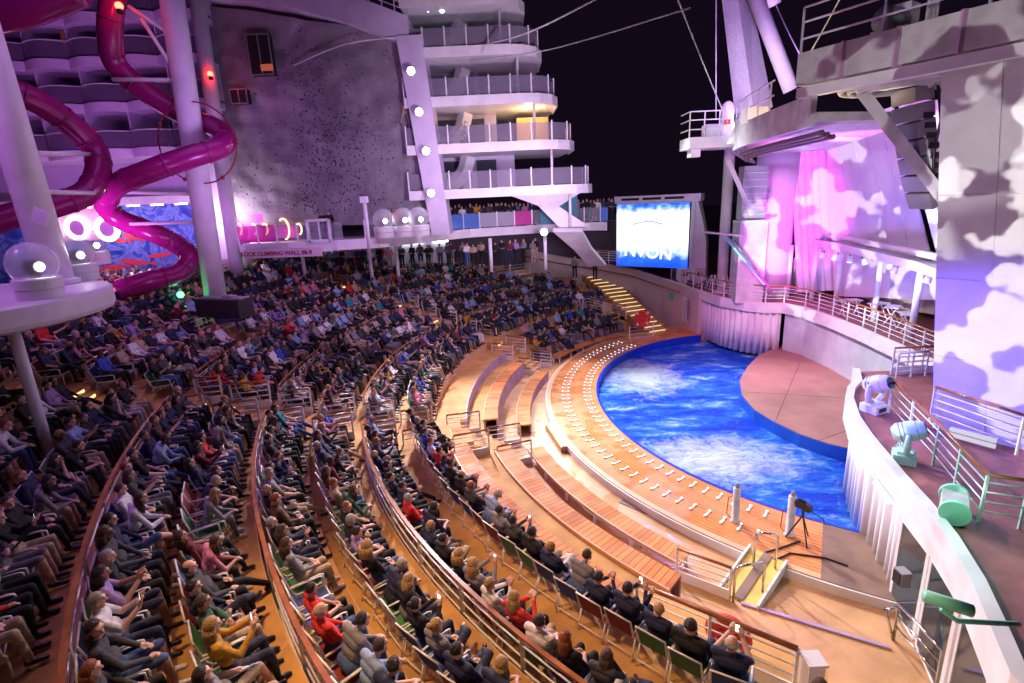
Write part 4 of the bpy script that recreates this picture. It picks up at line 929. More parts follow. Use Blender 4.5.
for k in range(3): m.tube([(.5+.3*k,-.5,1.1),(.5+.3*k,-.5,1.9)],.05,6)
m.tube([(.3,-.5,1.9),(1.4,-.5,1.9)],.06,6); m.build('cage',white,t2)
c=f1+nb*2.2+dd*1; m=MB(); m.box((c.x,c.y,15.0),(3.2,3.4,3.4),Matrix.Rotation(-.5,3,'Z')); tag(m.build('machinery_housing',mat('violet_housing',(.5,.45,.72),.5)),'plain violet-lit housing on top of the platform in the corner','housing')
# diagonal brace, line array, hanging cables
m=MB(); a=at(862,92,Y=17.5); b=at(948,205,Y=16.0); m.bar(a,b,.32); tag(m.build('diagonal_strut',dwhite),'pale diagonal steel strut running down from platform to column','strut')
t=thing('speaker_array','curved hanging column of grey loudspeaker boxes beside the strut','speaker')
for k in range(7):
    y=88+k*17; p=at(912+k*k*.35,y,Y=17.0); q_=at(912+(k+1)**2*.35,y+15,Y=17.0); m=MB(); m.bar(p,q_,1.0,.55); m.build('speaker_box',grey,t)
m=MB(); m.tube([at(938,85,Y=16.4),at(941,120,Y=16.4),at(934,150,Y=16.4),at(933,190,Y=16.4),at(945,205,Y=16.4)],.04,6); m.build('cable',black,t,True)
t=thing('light_ladder','magenta-lit vertical truss of small lamps next to the speaker column','truss')
a=at(925,110,Y=16.6); b=at(942,190,Y=16.4)
for q in(-.16,.16):
    m=MB(); m.bar(a+Vector((q,0,0)),b+Vector((q,0,0)),.06); m.build('rail',white,t)
for k in range(8):
    p=a.lerp(b,(k+.5)/8); m=MB(); m.box(p,(.3,.2,.16)); m.build('lamp_box',black,t)
# ring platform
t=thing('ring_platform','round white truss platform hanging over the stage with railing','platform')
pc=Vector((16.0,27.5,0)); R1=5.2
def ringp(r,a,z): return Vector((pc.x+r*math.cos(a),pc.y+r*math.sin(a),z))
AA=[PI*.78+(PI*1.42-PI*.78)*i/20 for i in range(21)]
RA=[at(x,y,z=12.4) for x,y in ((742,146),(735,138),(743,131),(757,125),(775,118),(797,110),(814,103))]
def curve(P,n=6):
    o=[]; k=len(P)
    for i in range(k-1):
        p0=P[max(i-1,0)];p1=P[i];p2=P[i+1];p3=P[min(i+2,k-1)]
        for j in range(n):
            t_=j/n; o.append(.5*((2*p1)+(p2-p0)*t_+(2*p0-5*p1+4*p2-p3)*t_*t_+(3*p1-p0-3*p2+p3)*t_**3))
    o.append(P[-1]); return o
RC=curve(RA); zs=sum(p.z for p in RC)/len(RC)
RC=[Vector((p.x,p.y,12.2)) for p in RC]
m=MB(); m.ribbon([(p.x,p.y) for p in RC],11.75,12.7,.16); m.build('rim',dwhite,t)
m=MB(); m.prism([(p.x,p.y) for p in RC]+[(RC[-1].x+4,RC[-1].y+1),(RC[0].x+4.5,RC[0].y-1)],11.9,12.15); m.build('deck',dwhite,t)
for k in range(3):
    m=MB(); m.tube([p+Vector((.5+k*.3,.3+k*.2,-.62-.05*k)) for p in RC],.09,6); m.build('cable_track',mat('dark_rose',(.16,.08,.12),.5),t,True)
m=MB()
for p in RC[6:24:4]: m.bar(Vector((p.x,p.y,12.7)),Vector((p.x,p.y,13.7)),.05)
for z in (13.2,13.7): m.tube([Vector((p.x,p.y,z)) for p in RC[6:24]],.03,6)
m.build('railing',mat('violet_white',(.6,.55,.8),.4),t)
m=MB(); m.box((RC[14].x+.3,RC[14].y,12.9),(.9,.6,.6)); m.build('winch_box',white,t); m=MB(); m.box((RC[8].x+.3,RC[8].y,12.6),(.7,.6,1.5),Matrix.Rotation(.4,3,'Y')); m.build('angled_bracket',white,t)
# diving / crane platform on the left
t=thing('side_platform','small white cantilever platform with railing against the black sky','platform')
a=at(687,146,Y=29); b=at(745,146,Y=29); z=a.z
m=MB(); m.box(((a.x+b.x)/2,29.4,z+.1),(b.x-a.x,1.6,.55)); m.box((a.x+.5,29.4,z-.3),(.5,.6,.5)); m.build('floor',white,t)
m=MB()
for q in (0,.25,.5): m.bar(Vector((a.x+(b.x-a.x)*q,28.7,z+.3)),Vector((a.x+(b.x-a.x)*q,28.7,z+1.6)),.05)
for zz in (.75,1.2,1.6): m.bar(Vector((a.x,28.7,z+zz)),Vector((a.x+(b.x-a.x)*.55,28.7,z+zz)),.05); m.bar(Vector((a.x,28.7,z+zz)),Vector((a.x,30.1,z+zz)),.05)
m.build('railing',whitem,t)
m=MB(); m.box((a.x+1.4,29.3,z+.7),(.9,.7,.6)); m.lathe([(.36,0),(.40,.4),(.32,.9),(.34,1.3),(.26,1.6),(.1,1.72)],(a.x+2.05,29.1,z+.35),10); m.build('covered_winch',white,t,True)
m=MB(); m.box((a.x+1.92,28.75,z+1.05),(.28,.1,.22)); m.build('red_label',redm,t)
m=MB(); m.bar(at(728,160,Y=29),at(752,215,Y=30),.16); m.build('brace',white,t)
# tower, drapes, mast, post
t=thing('stair_tower','narrow white service tower beside the magenta drape','tower')
a=at(736,290,Y=33); b=at(760,290,Y=33)
m=MB(); m.prism([(a.x,33),(b.x,32.6),(b.x+.3,34.5),(a.x+.3,34.8)],3.0,8.0); m.build('lower_box',dwhite,t)
m=MB(); m.prism([(a.x+.1,33.2),(b.x-.1,32.9),(b.x,34.2),(a.x+.3,34.4)],8.15,11.3); m.build('upper_box',mat('grey_panel',(.42,.42,.45),.5,noise=.1),t)
m=MB()
for k in range(7): m.box(((a.x+b.x)/2,32.85,8.5+k*.4),(b.x-a.x-.1,.05,.04))
m.box(((a.x+b.x)/2,32.9,8.08),(b.x-a.x+.5,1.2,.14)); m.build('ledges',white,t)
m=MB(); m.bar(at(736,235,Y=32.7),at(736,287,Y=32.7),.02); m.build('seam',grey,t)
def drape(quad,n,amp,label,mt,name='stage_drape',th=.05):
    A,B,C,D_=[Vector(q) for q in quad]  # TL TR BR BL
    m=MB(); vs=[];fs=[]; K=12
    nn=(B-A).cross(D_-A).normalized()
    for i in range(n+1):
        for j in range(K+1):
            u_=i/n; v_=j/K; p=A.lerp(B,u_).lerp(D_.lerp(C,u_),v_); p=p+nn*(amp*math.sin(u_*n*.9)*(.3+.7*v_)+ .35*math.sin(PI*v_)*math.sin(PI*u_)); vs.append(p)
    k2=len(vs); vs+= [p-nn*th for p in vs]
    for i in range(n):
        for j in range(K):
            a_=i*(K+1)+j; q=(a_,a_+1,a_+K+2,a_+K+1); fs.append(q); fs.append(tuple(x+k2 for x in reversed(q)))
    m.add(vs,fs); return tag(m.build(name,mt,None,True),label,'drape')
fab=mat('white_fabric',(.72,.70,.76),.75)
p=lambda x,y,Y: at(x,y,Y=Y)
m=MB(); a=p(757,285,34.5); b=p(794,285,34.0); m.lathe([(1.25,3.0),(1.2,8),(1.25,12.2)],((a.x+b.x)/2,35.2,0),28); tag(m.build('round_drape_column',fab,None,True),'wide round white column washed in magenta light behind the stage deck','column')
drape([p(790,140,34.6),p(830,128,34),p(838,290,33),p(797,292,34)],40,.08,'folded white drape glowing magenta right of the round column',fab)
drape([p(826,130,33.5),p(894,106,27.5),p(942,300,24.5),p(836,296,32.5)],30,.03,'huge pale lavender sail dappled with cloud-shaped light',fab,'sail_screen')
sail_=[o_ for o_ in bpy.data.objects if o_.name.startswith('sail_screen')][0]
for u_ in (.2,.4,.6,.8):
    A0=p(826,130,33.5).lerp(p(894,106,27.5),u_); B0=p(836,296,32.5).lerp(p(942,300,24.5),u_)
    nn_=(p(894,106,27.5)-p(826,130,33.5)).cross(p(836,296,32.5)-p(826,130,33.5)).normalized()
    m=MB(); m.tube([A0.lerp(B0,v_/8)+nn_*(.35*math.sin(PI*v_/8)*math.sin(PI*u_)-.04) for v_ in range(9)],.035,5); m.build('sail_seam',dwhite,sail_)
drape([p(897,100,25.5),p(952,100,24),p(951,282,22.5),p(944,282,23)],12,.03,'narrow lavender sail strip between the black gap and the column',fab,'sail_screen')
m=MB(); m.bar(p(940,190,22.0),p(953,268,22.0),.5,.1); tag(m.build('teal_fin',teal),'slim teal fin at the edge of the lavender sail strip','fin')
t=thing('mast_tower','leaning purple-lit mast tower with flat white face at the top','mast')
m=MB(); base=[p(735,114,33),p(754,112,32.4),p(773,107,33.2)]; top=[p(721,-8,33),p(737,-8,32.4),p(750,-8,33.4)]
bb=Vector((1.2,3.5,0))
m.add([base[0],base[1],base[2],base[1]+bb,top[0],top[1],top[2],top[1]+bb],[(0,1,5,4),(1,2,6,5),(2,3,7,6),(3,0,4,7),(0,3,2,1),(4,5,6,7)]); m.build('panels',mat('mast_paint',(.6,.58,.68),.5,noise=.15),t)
m=MB(); m.tube([p(753,-10,31.8),p(791,90,31.8)],.40,12); m.build('strut_tube',white,t,True)
m=MB(); m.tube([p(768,-20,30),p(775,5,30)],.3,10); m.build('upper_tube',white,t,True)
t=thing('deck_post','tall thin pinkish post rising from the deck by the diving board','post'); a=at(722,284,Y=37)
m=MB(); m.tube([(a.x,37,3.0),(a.x,37,13.0)],.35,14); m.build('pole',white,t,True); m=MB(); m.lathe([(.6,3.0),(.6,3.15)],(a.x,37,0),14); m.build('base_flange',whitem,t)
for i,(q0,q1,Y0,Y1) in enumerate((((676,-5),(730,128),24,29),((716,-5),(716,120),29,29),((470,60),(690,8),36,20),((470,48),(602,-4),36,28),((776,5),(800,55),30,26),((842,-5),(800,70),22,24))):
    m=MB(); a=p(*q0,Y0);b=p(*q1,Y1); mid=(a+b)/2-Vector((0,0,.35 if i in(2,3) else .05)); m.tube(curve([a,mid,b],8),.03 if i!=3 else .05,5); tag(m.build('rigging_cable',dwhite,None,True),['thick pale rigging cable slanting down to the covered winch','thin vertical rigging wire above the side platform','long thin wire crossing the black sky from the balconies','pale festoon cable leaving the top balcony','short rigging wire beside the mast tube','rigging wire crossing the platform railing'][i],'cable')
# diving boards
t=thing('diving_board','teal slanted diving board stair under a white board arm','diving board')
m=MB(); a=p(727,238,32.6); b=p(765,284,31.5); m.bar(a,b,.85,.12); m.build('slanted_board',teal,t); m=MB(); m.bar(p(705,232,33),p(745,236,32),.4,.1); m.build('board_arm',white,t)
m=MB(); m.bar(p(735,240,31.9),p(772,292,31.2),.12,.1); m.build('rail',black,t)
t=thing('covered_console','white covered console with green-lit foot beside the diving board','console',Vector((at(742,292,z=3).x,at(742,292,z=3).y,3.0)))
m=MB(); m.lathe([(.45,0),(.42,.8),(.5,1.2),(.3,1.5),(.05,1.6)],(0,0,0),12); m.build('cover',white,t,True); m=MB(); m.box((.45,-.1,.25),(.25,.2,.45)); m.build('green_foot',mat('green_lit_paint',(.03,.6,.12),.4),t)  # green light on the foot is put into its colour
for i,(x,y) in enumerate(((683,283),(697,283))):
    pp=at(x,y,z=3.15); t=thing('deck_light','white cube flood light on the deck, %s of a pair beside the screen'%('left' if i==0 else 'right'),'stage light',(pp.x,pp.y,3.14),.3)
    m=MB(); m.box((0,0,.7),(.9,.5,.9)); m.build('housing',white,t); m=MB(); m.lathe([(.2,0),(.2,.05)],(0,-.25,.7),12,Matrix.Rotation(PI/2,3,'X')); m.build('lens',black,t); m=MB(); m.box((0,0,.12),(.5,.4,.24)); m.build('foot',whitem,t)
for i,(x,y) in enumerate(((703,286),(714,290),(726,292))):
    pp=at(x,y,z=3.1); m=MB(); q=Vector((pp.x,pp.y,3.05))
    for s_ in(-.35,.35): m.tube([q+Vector((s_,0,0)),q+Vector((s_*.3,.2,1.1))],.035,6); m.tube([q+Vector((s_,.8,0)),q+Vector((s_*.3,.3,1.1))],.035,6)
    m.tube([q+Vector((-.25,.1,.5)),q+Vector((.25,.1,.5))],.03,6); m.tube([q+Vector((-.2,.1,.8)),q+Vector((.2,.1,.8))],.03,6); tag(m.build('folding_stand',whitem,None,True),'%s white folding trestle stand beside the deck edge near the screen'%ordn[i],'stand')
# canopy
t=thing('deck_canopy','long narrow white canopy on posts along the far raised deck','canopy')
cb=[at(787,297,z=3),at(811,301,z=3),at(835,305,z=3),at(873,321,z=3),at(910,341,z=3),at(846,300,z=3),at(820,294,z=3)]
for q in cb:
    m=MB(); m.tube([(q.x,q.y,3.0),(q.x,q.y,6.4)],.14,10); m.build('post',white,t,True)
cn=[at(748,236,z=6.4),at(790,240,z=6.4),at(838,248,z=6.4),at(880,259,z=6.4),at(915,268,z=6.4),at(948,280,z=6.4)]
cn=[Vector((c.x,c.y,0)) for c in cn]
bk=inset(cn,1.7); 
m=MB(); m.prism([(c.x,c.y) for c in cn]+[(c.x,c.y) for c in reversed(bk)],6.42,6.55); m.build('roof',white,t)
m=MB(); m.ribbon([(c.x,c.y) for c in cn],6.3,6.68,.1); m.ribbon([(c.x,c.y) for c in bk],6.3,6.7,.1); m.build('roof_edge',white,t)
m=MB(); m.tube([Vector((c.x,c.y,6.9)) for c in inset(cn,.6)],.16,10); m.build('roof_pipe',white,t,True)
for i,(x,y) in enumerate(((824,252),(838,254),(850,256),(862,258),(889,262),(898,266),(932,275))):
    pp=at(x,y,z=6.2); tt=thing('hanging_lamp','lavender stage lamp hanging below the canopy, %s from left'%ordn[i],'stage light',(pp.x,pp.y,6.28),i*1.3)
    m=MB(); m.lathe([(.12,-.1),(.16,-.38),(.17,-.42)],(0,.06,0),12,Matrix.Rotation(.3,3,'X')); m.build('lamp_body',white,tt,True); m=MB(); m.lathe([(.14,-.43),(.13,-.44)],(0,.06,0),12,Matrix.Rotation(.3,3,'X')); m.build('lens',emat('lavender_lens',(.55,.5,1),2.0),tt); m=MB(); m.tube([(0,0,.02),(0,0,-.14)],.03,6); m.build('clamp',black,tt)
drape([p(838,262,36),p(960,285,24),p(960,318,24),p(838,300,36)],30,.02,'cream wind wall low behind the canopy posts',cream,'wind_wall')
t=thing('black_doorway','white cabin with tall black doorway at the left end of canopy','cabin'); a=p(776,290,34.9)
m=MB(); m.box((a.x+1.2,35.6,4.2),(3.4,.3,2.4)); m.build('cabin_wall',white,t); m=MB(); m.box((a.x+.55,35.4,4.15),(.8,.12,2.2)); m.build('doorway',dark,t)
for i,(x,y) in enumerate(((840,318),(868,322),(882,326),(895,334))):
    pp=at(x,y,z=3); q=Vector((pp.x+.8,pp.y+.5,3)); m=MB(); w2=.5
    tt=thing('folding_table','%s small white trestle under the canopy behind the deck railing'%ordn[i],'table',q,.4*i)
    m.box((0,0,.86),(1.0,.6,.05)); m.build('top',white,tt)
    for s_ in (-.4,.4): m=MB(); m.tube([(s_,-.25,0),(s_,.2,.84)],.03,6); m.tube([(s_,.25,0),(s_,-.2,.84)],.03,6); m.build('leg',whitem,tt)
# ---------------------------------------------------------------- video screen
t=thing('video_screen','big glowing blue and white video screen in a white housing','screen')
L0=p(617,203,44.5); Rr=p(690,206,41.0); zt,zb=9.2,4.25
a=Vector((L0.x,L0.y,0)); b=Vector((Rr.x,Rr.y,0)); dx=(b-a).normalized(); n_=Vector((dx.y,-dx.x,0)); W_=(b-a).length
def scrmat():
    m=bpy.data.materials.new('screen_picture'); m.use_nodes=True; N,L,bs=nodes(m); tc=N.new('ShaderNodeTexCoord'); s=N.new('ShaderNodeSeparateXYZ'); L.new(tc.outputs['Object'],s.inputs[0])
    n=N.new('ShaderNodeTexNoise'); n.inputs['Scale'].default_value=1.5; n.inputs['Detail'].default_value=6; L.new(tc.outputs['Object'],n.inputs['Vector'])
    ad=N.new('ShaderNodeMath'); ad.operation='MULTIPLY_ADD'; L.new(n.outputs['Fac'],ad.inputs[0]); ad.inputs[1].default_value=1.6; L.new(s.outputs[2],ad.inputs[2])
    mr=N.new('ShaderNodeMapRange'); L.new(ad.outputs[0],mr.inputs[0]); mr.inputs[1].default_value=.4; mr.inputs[2].default_value=5.9
    r=N.new('ShaderNodeValToRGB'); e=r.color_ramp.elements; e[0].position=0; e[0].color=(.0,.04,.75,1); e[1].position=1; e[1].color=(0,.05,.7,1)
    for ps,c in ((.2,(.02,.12,.9,1)),(.34,(.6,.8,1,1)),(.45,(1,1,1,1)),(.82,(.95,.98,1,1)),(.93,(.05,.2,.95,1))):
        k=e.new(ps); k.color=c
    L.new(mr.outputs[0],r.inputs[0]); L.new(r.outputs[0],bs.inputs['Emission Color']); bs.inputs['Emission Strength'].default_value=1.25; bs.inputs['Base Color'].default_value=(0,0,0,1); return m
M_=Matrix(((dx.x,-n_.x,0,a.x),(dx.y,-n_.y,0,a.y),(0,0,1,zb),(0,0,0,1)))
def local(o): o.matrix_world=M_ ; o.parent=t; return o
m=MB(); m.box((W_/2,.05,(zt-zb)/2),(W_,.1,zt-zb)); local(m.build('picture',scrmat()))
m=MB(); m.box((W_/2,.5,(zt-zb)/2),(W_+.2,.7,zt-zb+.1)); m.box((W_/2+.3,.35,zt-zb+.35),(W_+1.0,.9,.55)); m.box((W_+.3,.3,(zt-zb)/2-.2),(.25,.8,zt-zb+.6)); local(m.build('housing',white))
m=MB()
for q in range(3): m.box((W_*(.2+.3*q),-.12,zt-zb+.38),(W_*.25,.04,.18))
m.box((W_+.1,-.14,(zt-zb)/2),(.1,.06,zt-zb)); local(m.build('vent_slots',dark))
m=MB(); m.add([(W_+.45,-.1,zt-zb+.62),(W_+.95,.2,(zt-zb)*.72),(W_+1.25,.3,(zt-zb)*.4),(W_+1.3,.3,-.9),(W_+.45,-.1,-.9)]+[(W_+.45,.9,zt-zb+.62),(W_+.95,.9,(zt-zb)*.72),(W_+1.25,.9,(zt-zb)*.4),(W_+1.3,.9,-.9),(W_+.45,.9,-.9)],[(0,1,2,3,4),(9,8,7,6,5),(0,5,6,1),(1,6,7,2),(2,7,8,3),(3,8,9,4),(4,9,5,0)]); local(m.build('side_fin',white))
sw=emat('screen_white',(1,1,1),1.5); sb=emat('screen_blueline',(.25,.35,.75),.9)
def text(s_,size,mt,name,M,ext=.01,shear=0,space=1):
    c=bpy.data.curves.new(name,'FONT'); c.body=s_; c.size=size; c.extrude=ext; c.align_x='CENTER'; c.offset=.012*size; c.shear=shear; c.space_character=space
    o=bpy.data.objects.new(name,c); col.objects.link(o); bpy.context.view_layer.update(); dg=bpy.context.evaluated_depsgraph_get(); me=bpy.data.meshes.new_from_object(o.evaluated_get(dg)); bpy.data.objects.remove(o)
    me.materials.clear(); me.materials.append(mt); o=bpy.data.objects.new(name,me); col.objects.link(o); o.matrix_world=M; return o
RX=Matrix.Rotation(PI/2,4,'X')
o=text('NVON',1.35,sw,'screen_lettering',M_@Matrix.Translation((W_*.45,-.03,.75))@Matrix.Rotation(.07,4,'Y')@RX,.01); o.parent=t
m=MB(); m.tube([(W_*(.25+.4*k/10),-.03,3.35+.25*math.sin(PI*k/10)) for k in range(11)],.05,6); m.tube([(W_*(.42+.1*k),-.03,4.15) for k in (0,1)],.03,6); m.tube([(W_*.36,-.03,4.0),(W_*.26,-.03,3.4)],.015,5);m.tube([(W_*.56,-.03,4.0),(W_*.65,-.03,3.4)],.015,5); m.tube([(W_*.3,-.03,3.2),(W_*.22,-.03,2.3)],.015,5);m.tube([(W_*.62,-.03,3.2),(W_*.7,-.03,2.3)],.015,5); local(m.build('screen_lines',sb))
rail('deck_railing',[Vector((6.5,43.6,4.8)),Vector((9.2,44.2,4.4))],1.0,'thin railing left of the video screen above the cream wall',every=.8)
#@@PART3@@

st_=bpy.data.objects['stage_platform']
for i,((x0,y0),(x1,y1)) in enumerate((((746,392),(850,398)),((775,422),(800,362)),((820,440),(862,425)))):
    a=at(x0,y0,z=.123); b=at(x1,y1,z=.123); m=MB(); m.bar(a,b,.025,.004); struct(m.build('stage_joint',mat('joint_dark',(.12,.06,.05),.7)))
# ---------------------------------------------------------------- promenade deck, balcony tower, climbing wall
pe=[at(x,y,z=7.55) for x,y in ((240,252.4),(247,252),(290,251),(330,249),(380,246),(425,241),(470,236),(500,234),(550,231),(590,229),(607,229))]
pe=[Vector((q.x,q.y,7.9)) for q in pe]; pr=pe[-1]
t=thing('promenade_deck','long white promenade deck slab with glass balustrade above the crowd','deck')
m=MB(); m.prism([(q.x,q.y) for q in pe]+[(pr.x+.3,pr.y+3),(pr.x,47),(pe[0].x-1,47)],7.55,8.0); m.build('deck_slab',white,t)
m=MB(); m.ribbon([(q.x,q.y) for q in inset(pe[1:],-.04)],7.45,8.06,.1); m.build('fascia',white,t)
gp_=[glass,mat('pink_reflection',(.9,.12,.55),.1,alpha=.6),mat('blue_reflection',(.15,.35,.9),.1,alpha=.6),mat('pale_glass',(.75,.8,.95),.1,alpha=.45)]  # pink and blue screen reflections painted as glass tint
L=0; P=inset(pe,.12)
tot=sum((b-a).length for a,b in zip(P[:-1],P[1:])); s_=0; k=0
while s_<tot-.1:
    a,_=along(P,s_); b,_=along(P,min(tot,s_+1.35)); s_+=1.35
    x,y,_d=pj((a.x,a.y,8.5)); k+=1
    if 322<x<350: continue
    m=MB(); m.bar(Vector((a.x,a.y,8.0)),Vector((a.x,a.y,9.2)),.09,.06); m.build('post',whitem,t)
    ty=0
    if 445<x<470 or 500<x<530: ty=1 if 450<x<462 or 500<x<518 else 2
    elif 415<x<500: ty=3
    elif x>588: ty=2
    elif x<260: ty=1
    m=MB(); m.bar(Vector((a.x,a.y,8.62)),Vector((b.x,b.y,8.62)),.03,1.0); m.build('glass_panel',gp_[ty],t)
for x,y1 in ((368,245),(395,275),(490,262),(545,262),(300,290)):
    a=at(x,240,Y=36); m=MB(); m.tube([(a.x,a.y,5.3),(a.x,a.y,7.55)],.12,8); m.build('support_post',white,t,True)
m=MB(); q=[p(553,232,36.2),p(582,232,36.2),p(592,250,38),p(606,266,40),p(588,266,40),p(574,250,38)]
m.slab(q,.3); m.build('curved_support',white,t)
tt=thing('lamp_post','tall white lamp post standing at the promenade edge','lamp post'); a=at(369,244,Y=31.0)
m=MB(); m.tube([(a.x,31,7.6),(a.x,31,10.2)],.11,8); m.build('pole',white,tt,True); m=MB(); m.box((a.x,31,10.35),(.4,.35,.35)); m.build('head',white,tt)
# sign beam under the promenade
a=at(244,254,Y=pe[1].y-1.1); b=at(322,253,Y=pe[3].y-1.1); tt=thing('climbing_sign','pink-lit sign beam with red lettering below the promenade railing','sign')
a.z=b.z=7.5
m=MB(); m.bar(a,b,.08,.52); m.build('sign_board',mat('sign_pink',(.7,.55,.62),.5),tt)
d_=(b-a).normalized(); Mx=Matrix(((d_.x,0,d_.y,0),(d_.y,0,-d_.x,0),(0,1,0,0),(0,0,0,1))); c=a+(b-a)*.42-Vector((0,.08,0))
o=text('ROCK CLIMBING WALL 08-9',.36,mat('sign_red',(.35,.01,.05),.5),'sign_lettering',Matrix.Translation(c+Vector((0,0,-.12)))@Mx,.01); o.parent=tt
# back wall of the boardwalk
m=MB(); m.box((-13.5,43.4,6.4),(17,.3,2.2)); tt=tag(m.build('boardwalk_back_wall',mat('lilac_wall',(.62,.62,.72),.6,noise=.1)),'pale wall with coloured discs at the back of the boardwalk','wall')
for i,(x,y,c) in enumerate(((286,242,(.15,.4,.65)),(294,248,(.65,.4,.2)),(302,241,(.6,.35,.15)),(278,248,(.55,.3,.5)),(312,246,(.6,.25,.4)),(343,244,(.6,.5,.05)),(352,242,(.6,.5,.05)),(380,247,(.1,.4,.4)))):
    q=at(x,y+4,Y=43.2); m=MB(); m.lathe([(.42,0),(.42,.04)],(q.x,43.24,q.z),18,Matrix.Rotation(PI/2,3,'X')); m.build('colour_disc',mat('disc%d'%i,c,.5),tt)
for i,x in enumerate((252,324,402,415,441)):
    q=at(x,252,Y=42.9); m=MB(); m.box((q.x,43.1,7.1),(1.2,.1,.3)); o=m.build('wall_light',emat('wall_glow',(.95,.95,1),6)); tag(o,'%s glowing box light along the back wall under the promenade'%ordn[i],'light')
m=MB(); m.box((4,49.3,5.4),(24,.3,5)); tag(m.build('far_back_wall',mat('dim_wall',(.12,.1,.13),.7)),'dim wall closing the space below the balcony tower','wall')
# climbing wall
def q3(x,y): return at(x,y,Y=36.0)
TL,TR,BR,BL=q3(203,6),q3(403,36),q3(436,224),q3(232,226)
rockm=mat('rock_wall',(.25,.23,.26),.85,noise=.35,nscale=.7,bump=.8,bscale=3)
rw=MB(); nx,ny=56,48; vs=[];fs=[]; rg=random.Random(3)
from mathutils import noise as mn
for i in range(nx+1):
    for j in range(ny+1):
        u_=i/nx;v_=j/ny; q=TL.lerp(TR,u_).lerp(BL.lerp(BR,u_),v_); n1=mn.noise(Vector((q.x*.35,q.z*.35,1)))*.5+mn.noise(Vector((q.x*1.1,q.z*1.1,4)))*.2
        vs.append(Vector((q.x,36.0-n1*.9-.3,q.z)))
k2=len(vs); vs+=[Vector((v.x,37.2,v.z)) for v in vs]
for i in range(nx):
    for j in range(ny):
        a_=i*(ny+1)+j; q=(a_,a_+ny+1,a_+ny+2,a_+1); fs.append(q); fs.append(tuple(x+k2 for x in reversed(q)))
rw.add(vs,fs); t=thing('climbing_wall','tall dark purple-grey rock climbing wall dotted with holds','climbing wall'); rw.build('rock_face',rockm,t)
hm=[mat('hold%d'%i,c,.5) for i,c in enumerate(((.02,.02,.08),(.08,.02,.1),(.15,.05,.12),(.02,.05,.12)))]
hb=MB()
for i in range(900):
    cxx=rg.choice([310,312,345,372,330,340]); x=rg.gauss(cxx,10 if cxx<320 else 14); y=rg.uniform(45,215) if cxx<320 else rg.uniform(110,215)
    if rg.random()<.25: x=rg.uniform(240,425);y=rg.uniform(30,215)
    q=q3(x,y); hb.m=rg.randrange(4); n1=mn.noise(Vector((q.x*.35,q.z*.35,1)))*.5+mn.noise(Vector((q.x*1.1,q.z*1.1,4)))*.2
    hb.sphere((q.x,35.98-n1*.9-.3,q.z),rg.uniform(.025,.06),5)
o=hb.build('holds',hm,t); o['kind']='stuff'
for (x0,y0,x1,y1) in ((254,40,281,78),(238,93,256,106)):
    a=q3(x0,y0);b=q3(x1,y1); cx_=(a.x+b.x)/2; m=MB(); m.box((cx_,35.2,(a.z+b.z)/2),(b.x-a.x,.5,a.z-b.z)); w1=m.build('dark_recess_slab',dark,t)  # dark slab proud of the rock, painted as the shade inside a recess
    m=MB(); 
    for q in (0,.5,1): m.box((a.x+(b.x-a.x)*q,34.92,(a.z+b.z)/2),(.06,.06,a.z-b.z))
    for zz in (a.z,b.z): m.box((cx_,34.91,zz),(b.x-a.x,.06,.06))
    m.build('window_bars',grey,w1)
m=MB(); m.box((p(268,68,35).x,34.85,p(268,68,35).z),(.7,.1,.35)); m.build('dim_red_lamp',emat('dim_red',(.8,.15,.1),.35),t)
m=MB(); a=q3(300,70); b=q3(405,42); m.tube(curve([Vector((a.x,34.9,a.z)),Vector(((a.x+b.x)/2,34.6,(a.z+b.z)/2+.3)),Vector((b.x,34.9,b.z))],8),.05,5); m.build('rope',dwhite,t,True)
# purple fascia over the climbing wall
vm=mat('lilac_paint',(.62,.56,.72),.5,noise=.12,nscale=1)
tp=[q3(190,-8),q3(240,-2),q3(300,6),q3(345,18),q3(380,30),q3(412,42)]
tt=thing('upper_deck_edge','purple-lit curved deck edge over the top of climbing wall','deck')
m=MB(); vs=[]
for q in tp: vs+=[Vector((q.x,34.9,q.z-.45)),Vector((q.x,34.9,q.z+1.1)),Vector((q.x,38,q.z+1.1)),Vector((q.x,38,q.z-.45))]
fs=[]
for i in range(len(tp)-1):
    for j in range(4): fs.append((4*i+j,4*i+(j+1)%4,4*i+4+(j+1)%4,4*i+4+j))
m.add(vs,fs+[(0,1,2,3),(len(vs)-4,len(vs)-1,len(vs)-2,len(vs)-3)]); m.build('fascia',vm,tt)
m=MB()
for k in range(14):
    u_=k/13*(len(tp)-1); i=min(int(u_),len(tp)-2); q=tp[i].lerp(tp[i+1],u_-i); m.bar(Vector((q.x,35,q.z+1.1)),Vector((q.x,35,q.z+2.3)),.06)
for zz in (1.4,1.7,2.0,2.3): m.tube([Vector((q.x,35,q.z+zz)) for q in tp],.03,5)
m.build('railing',vm,tt)
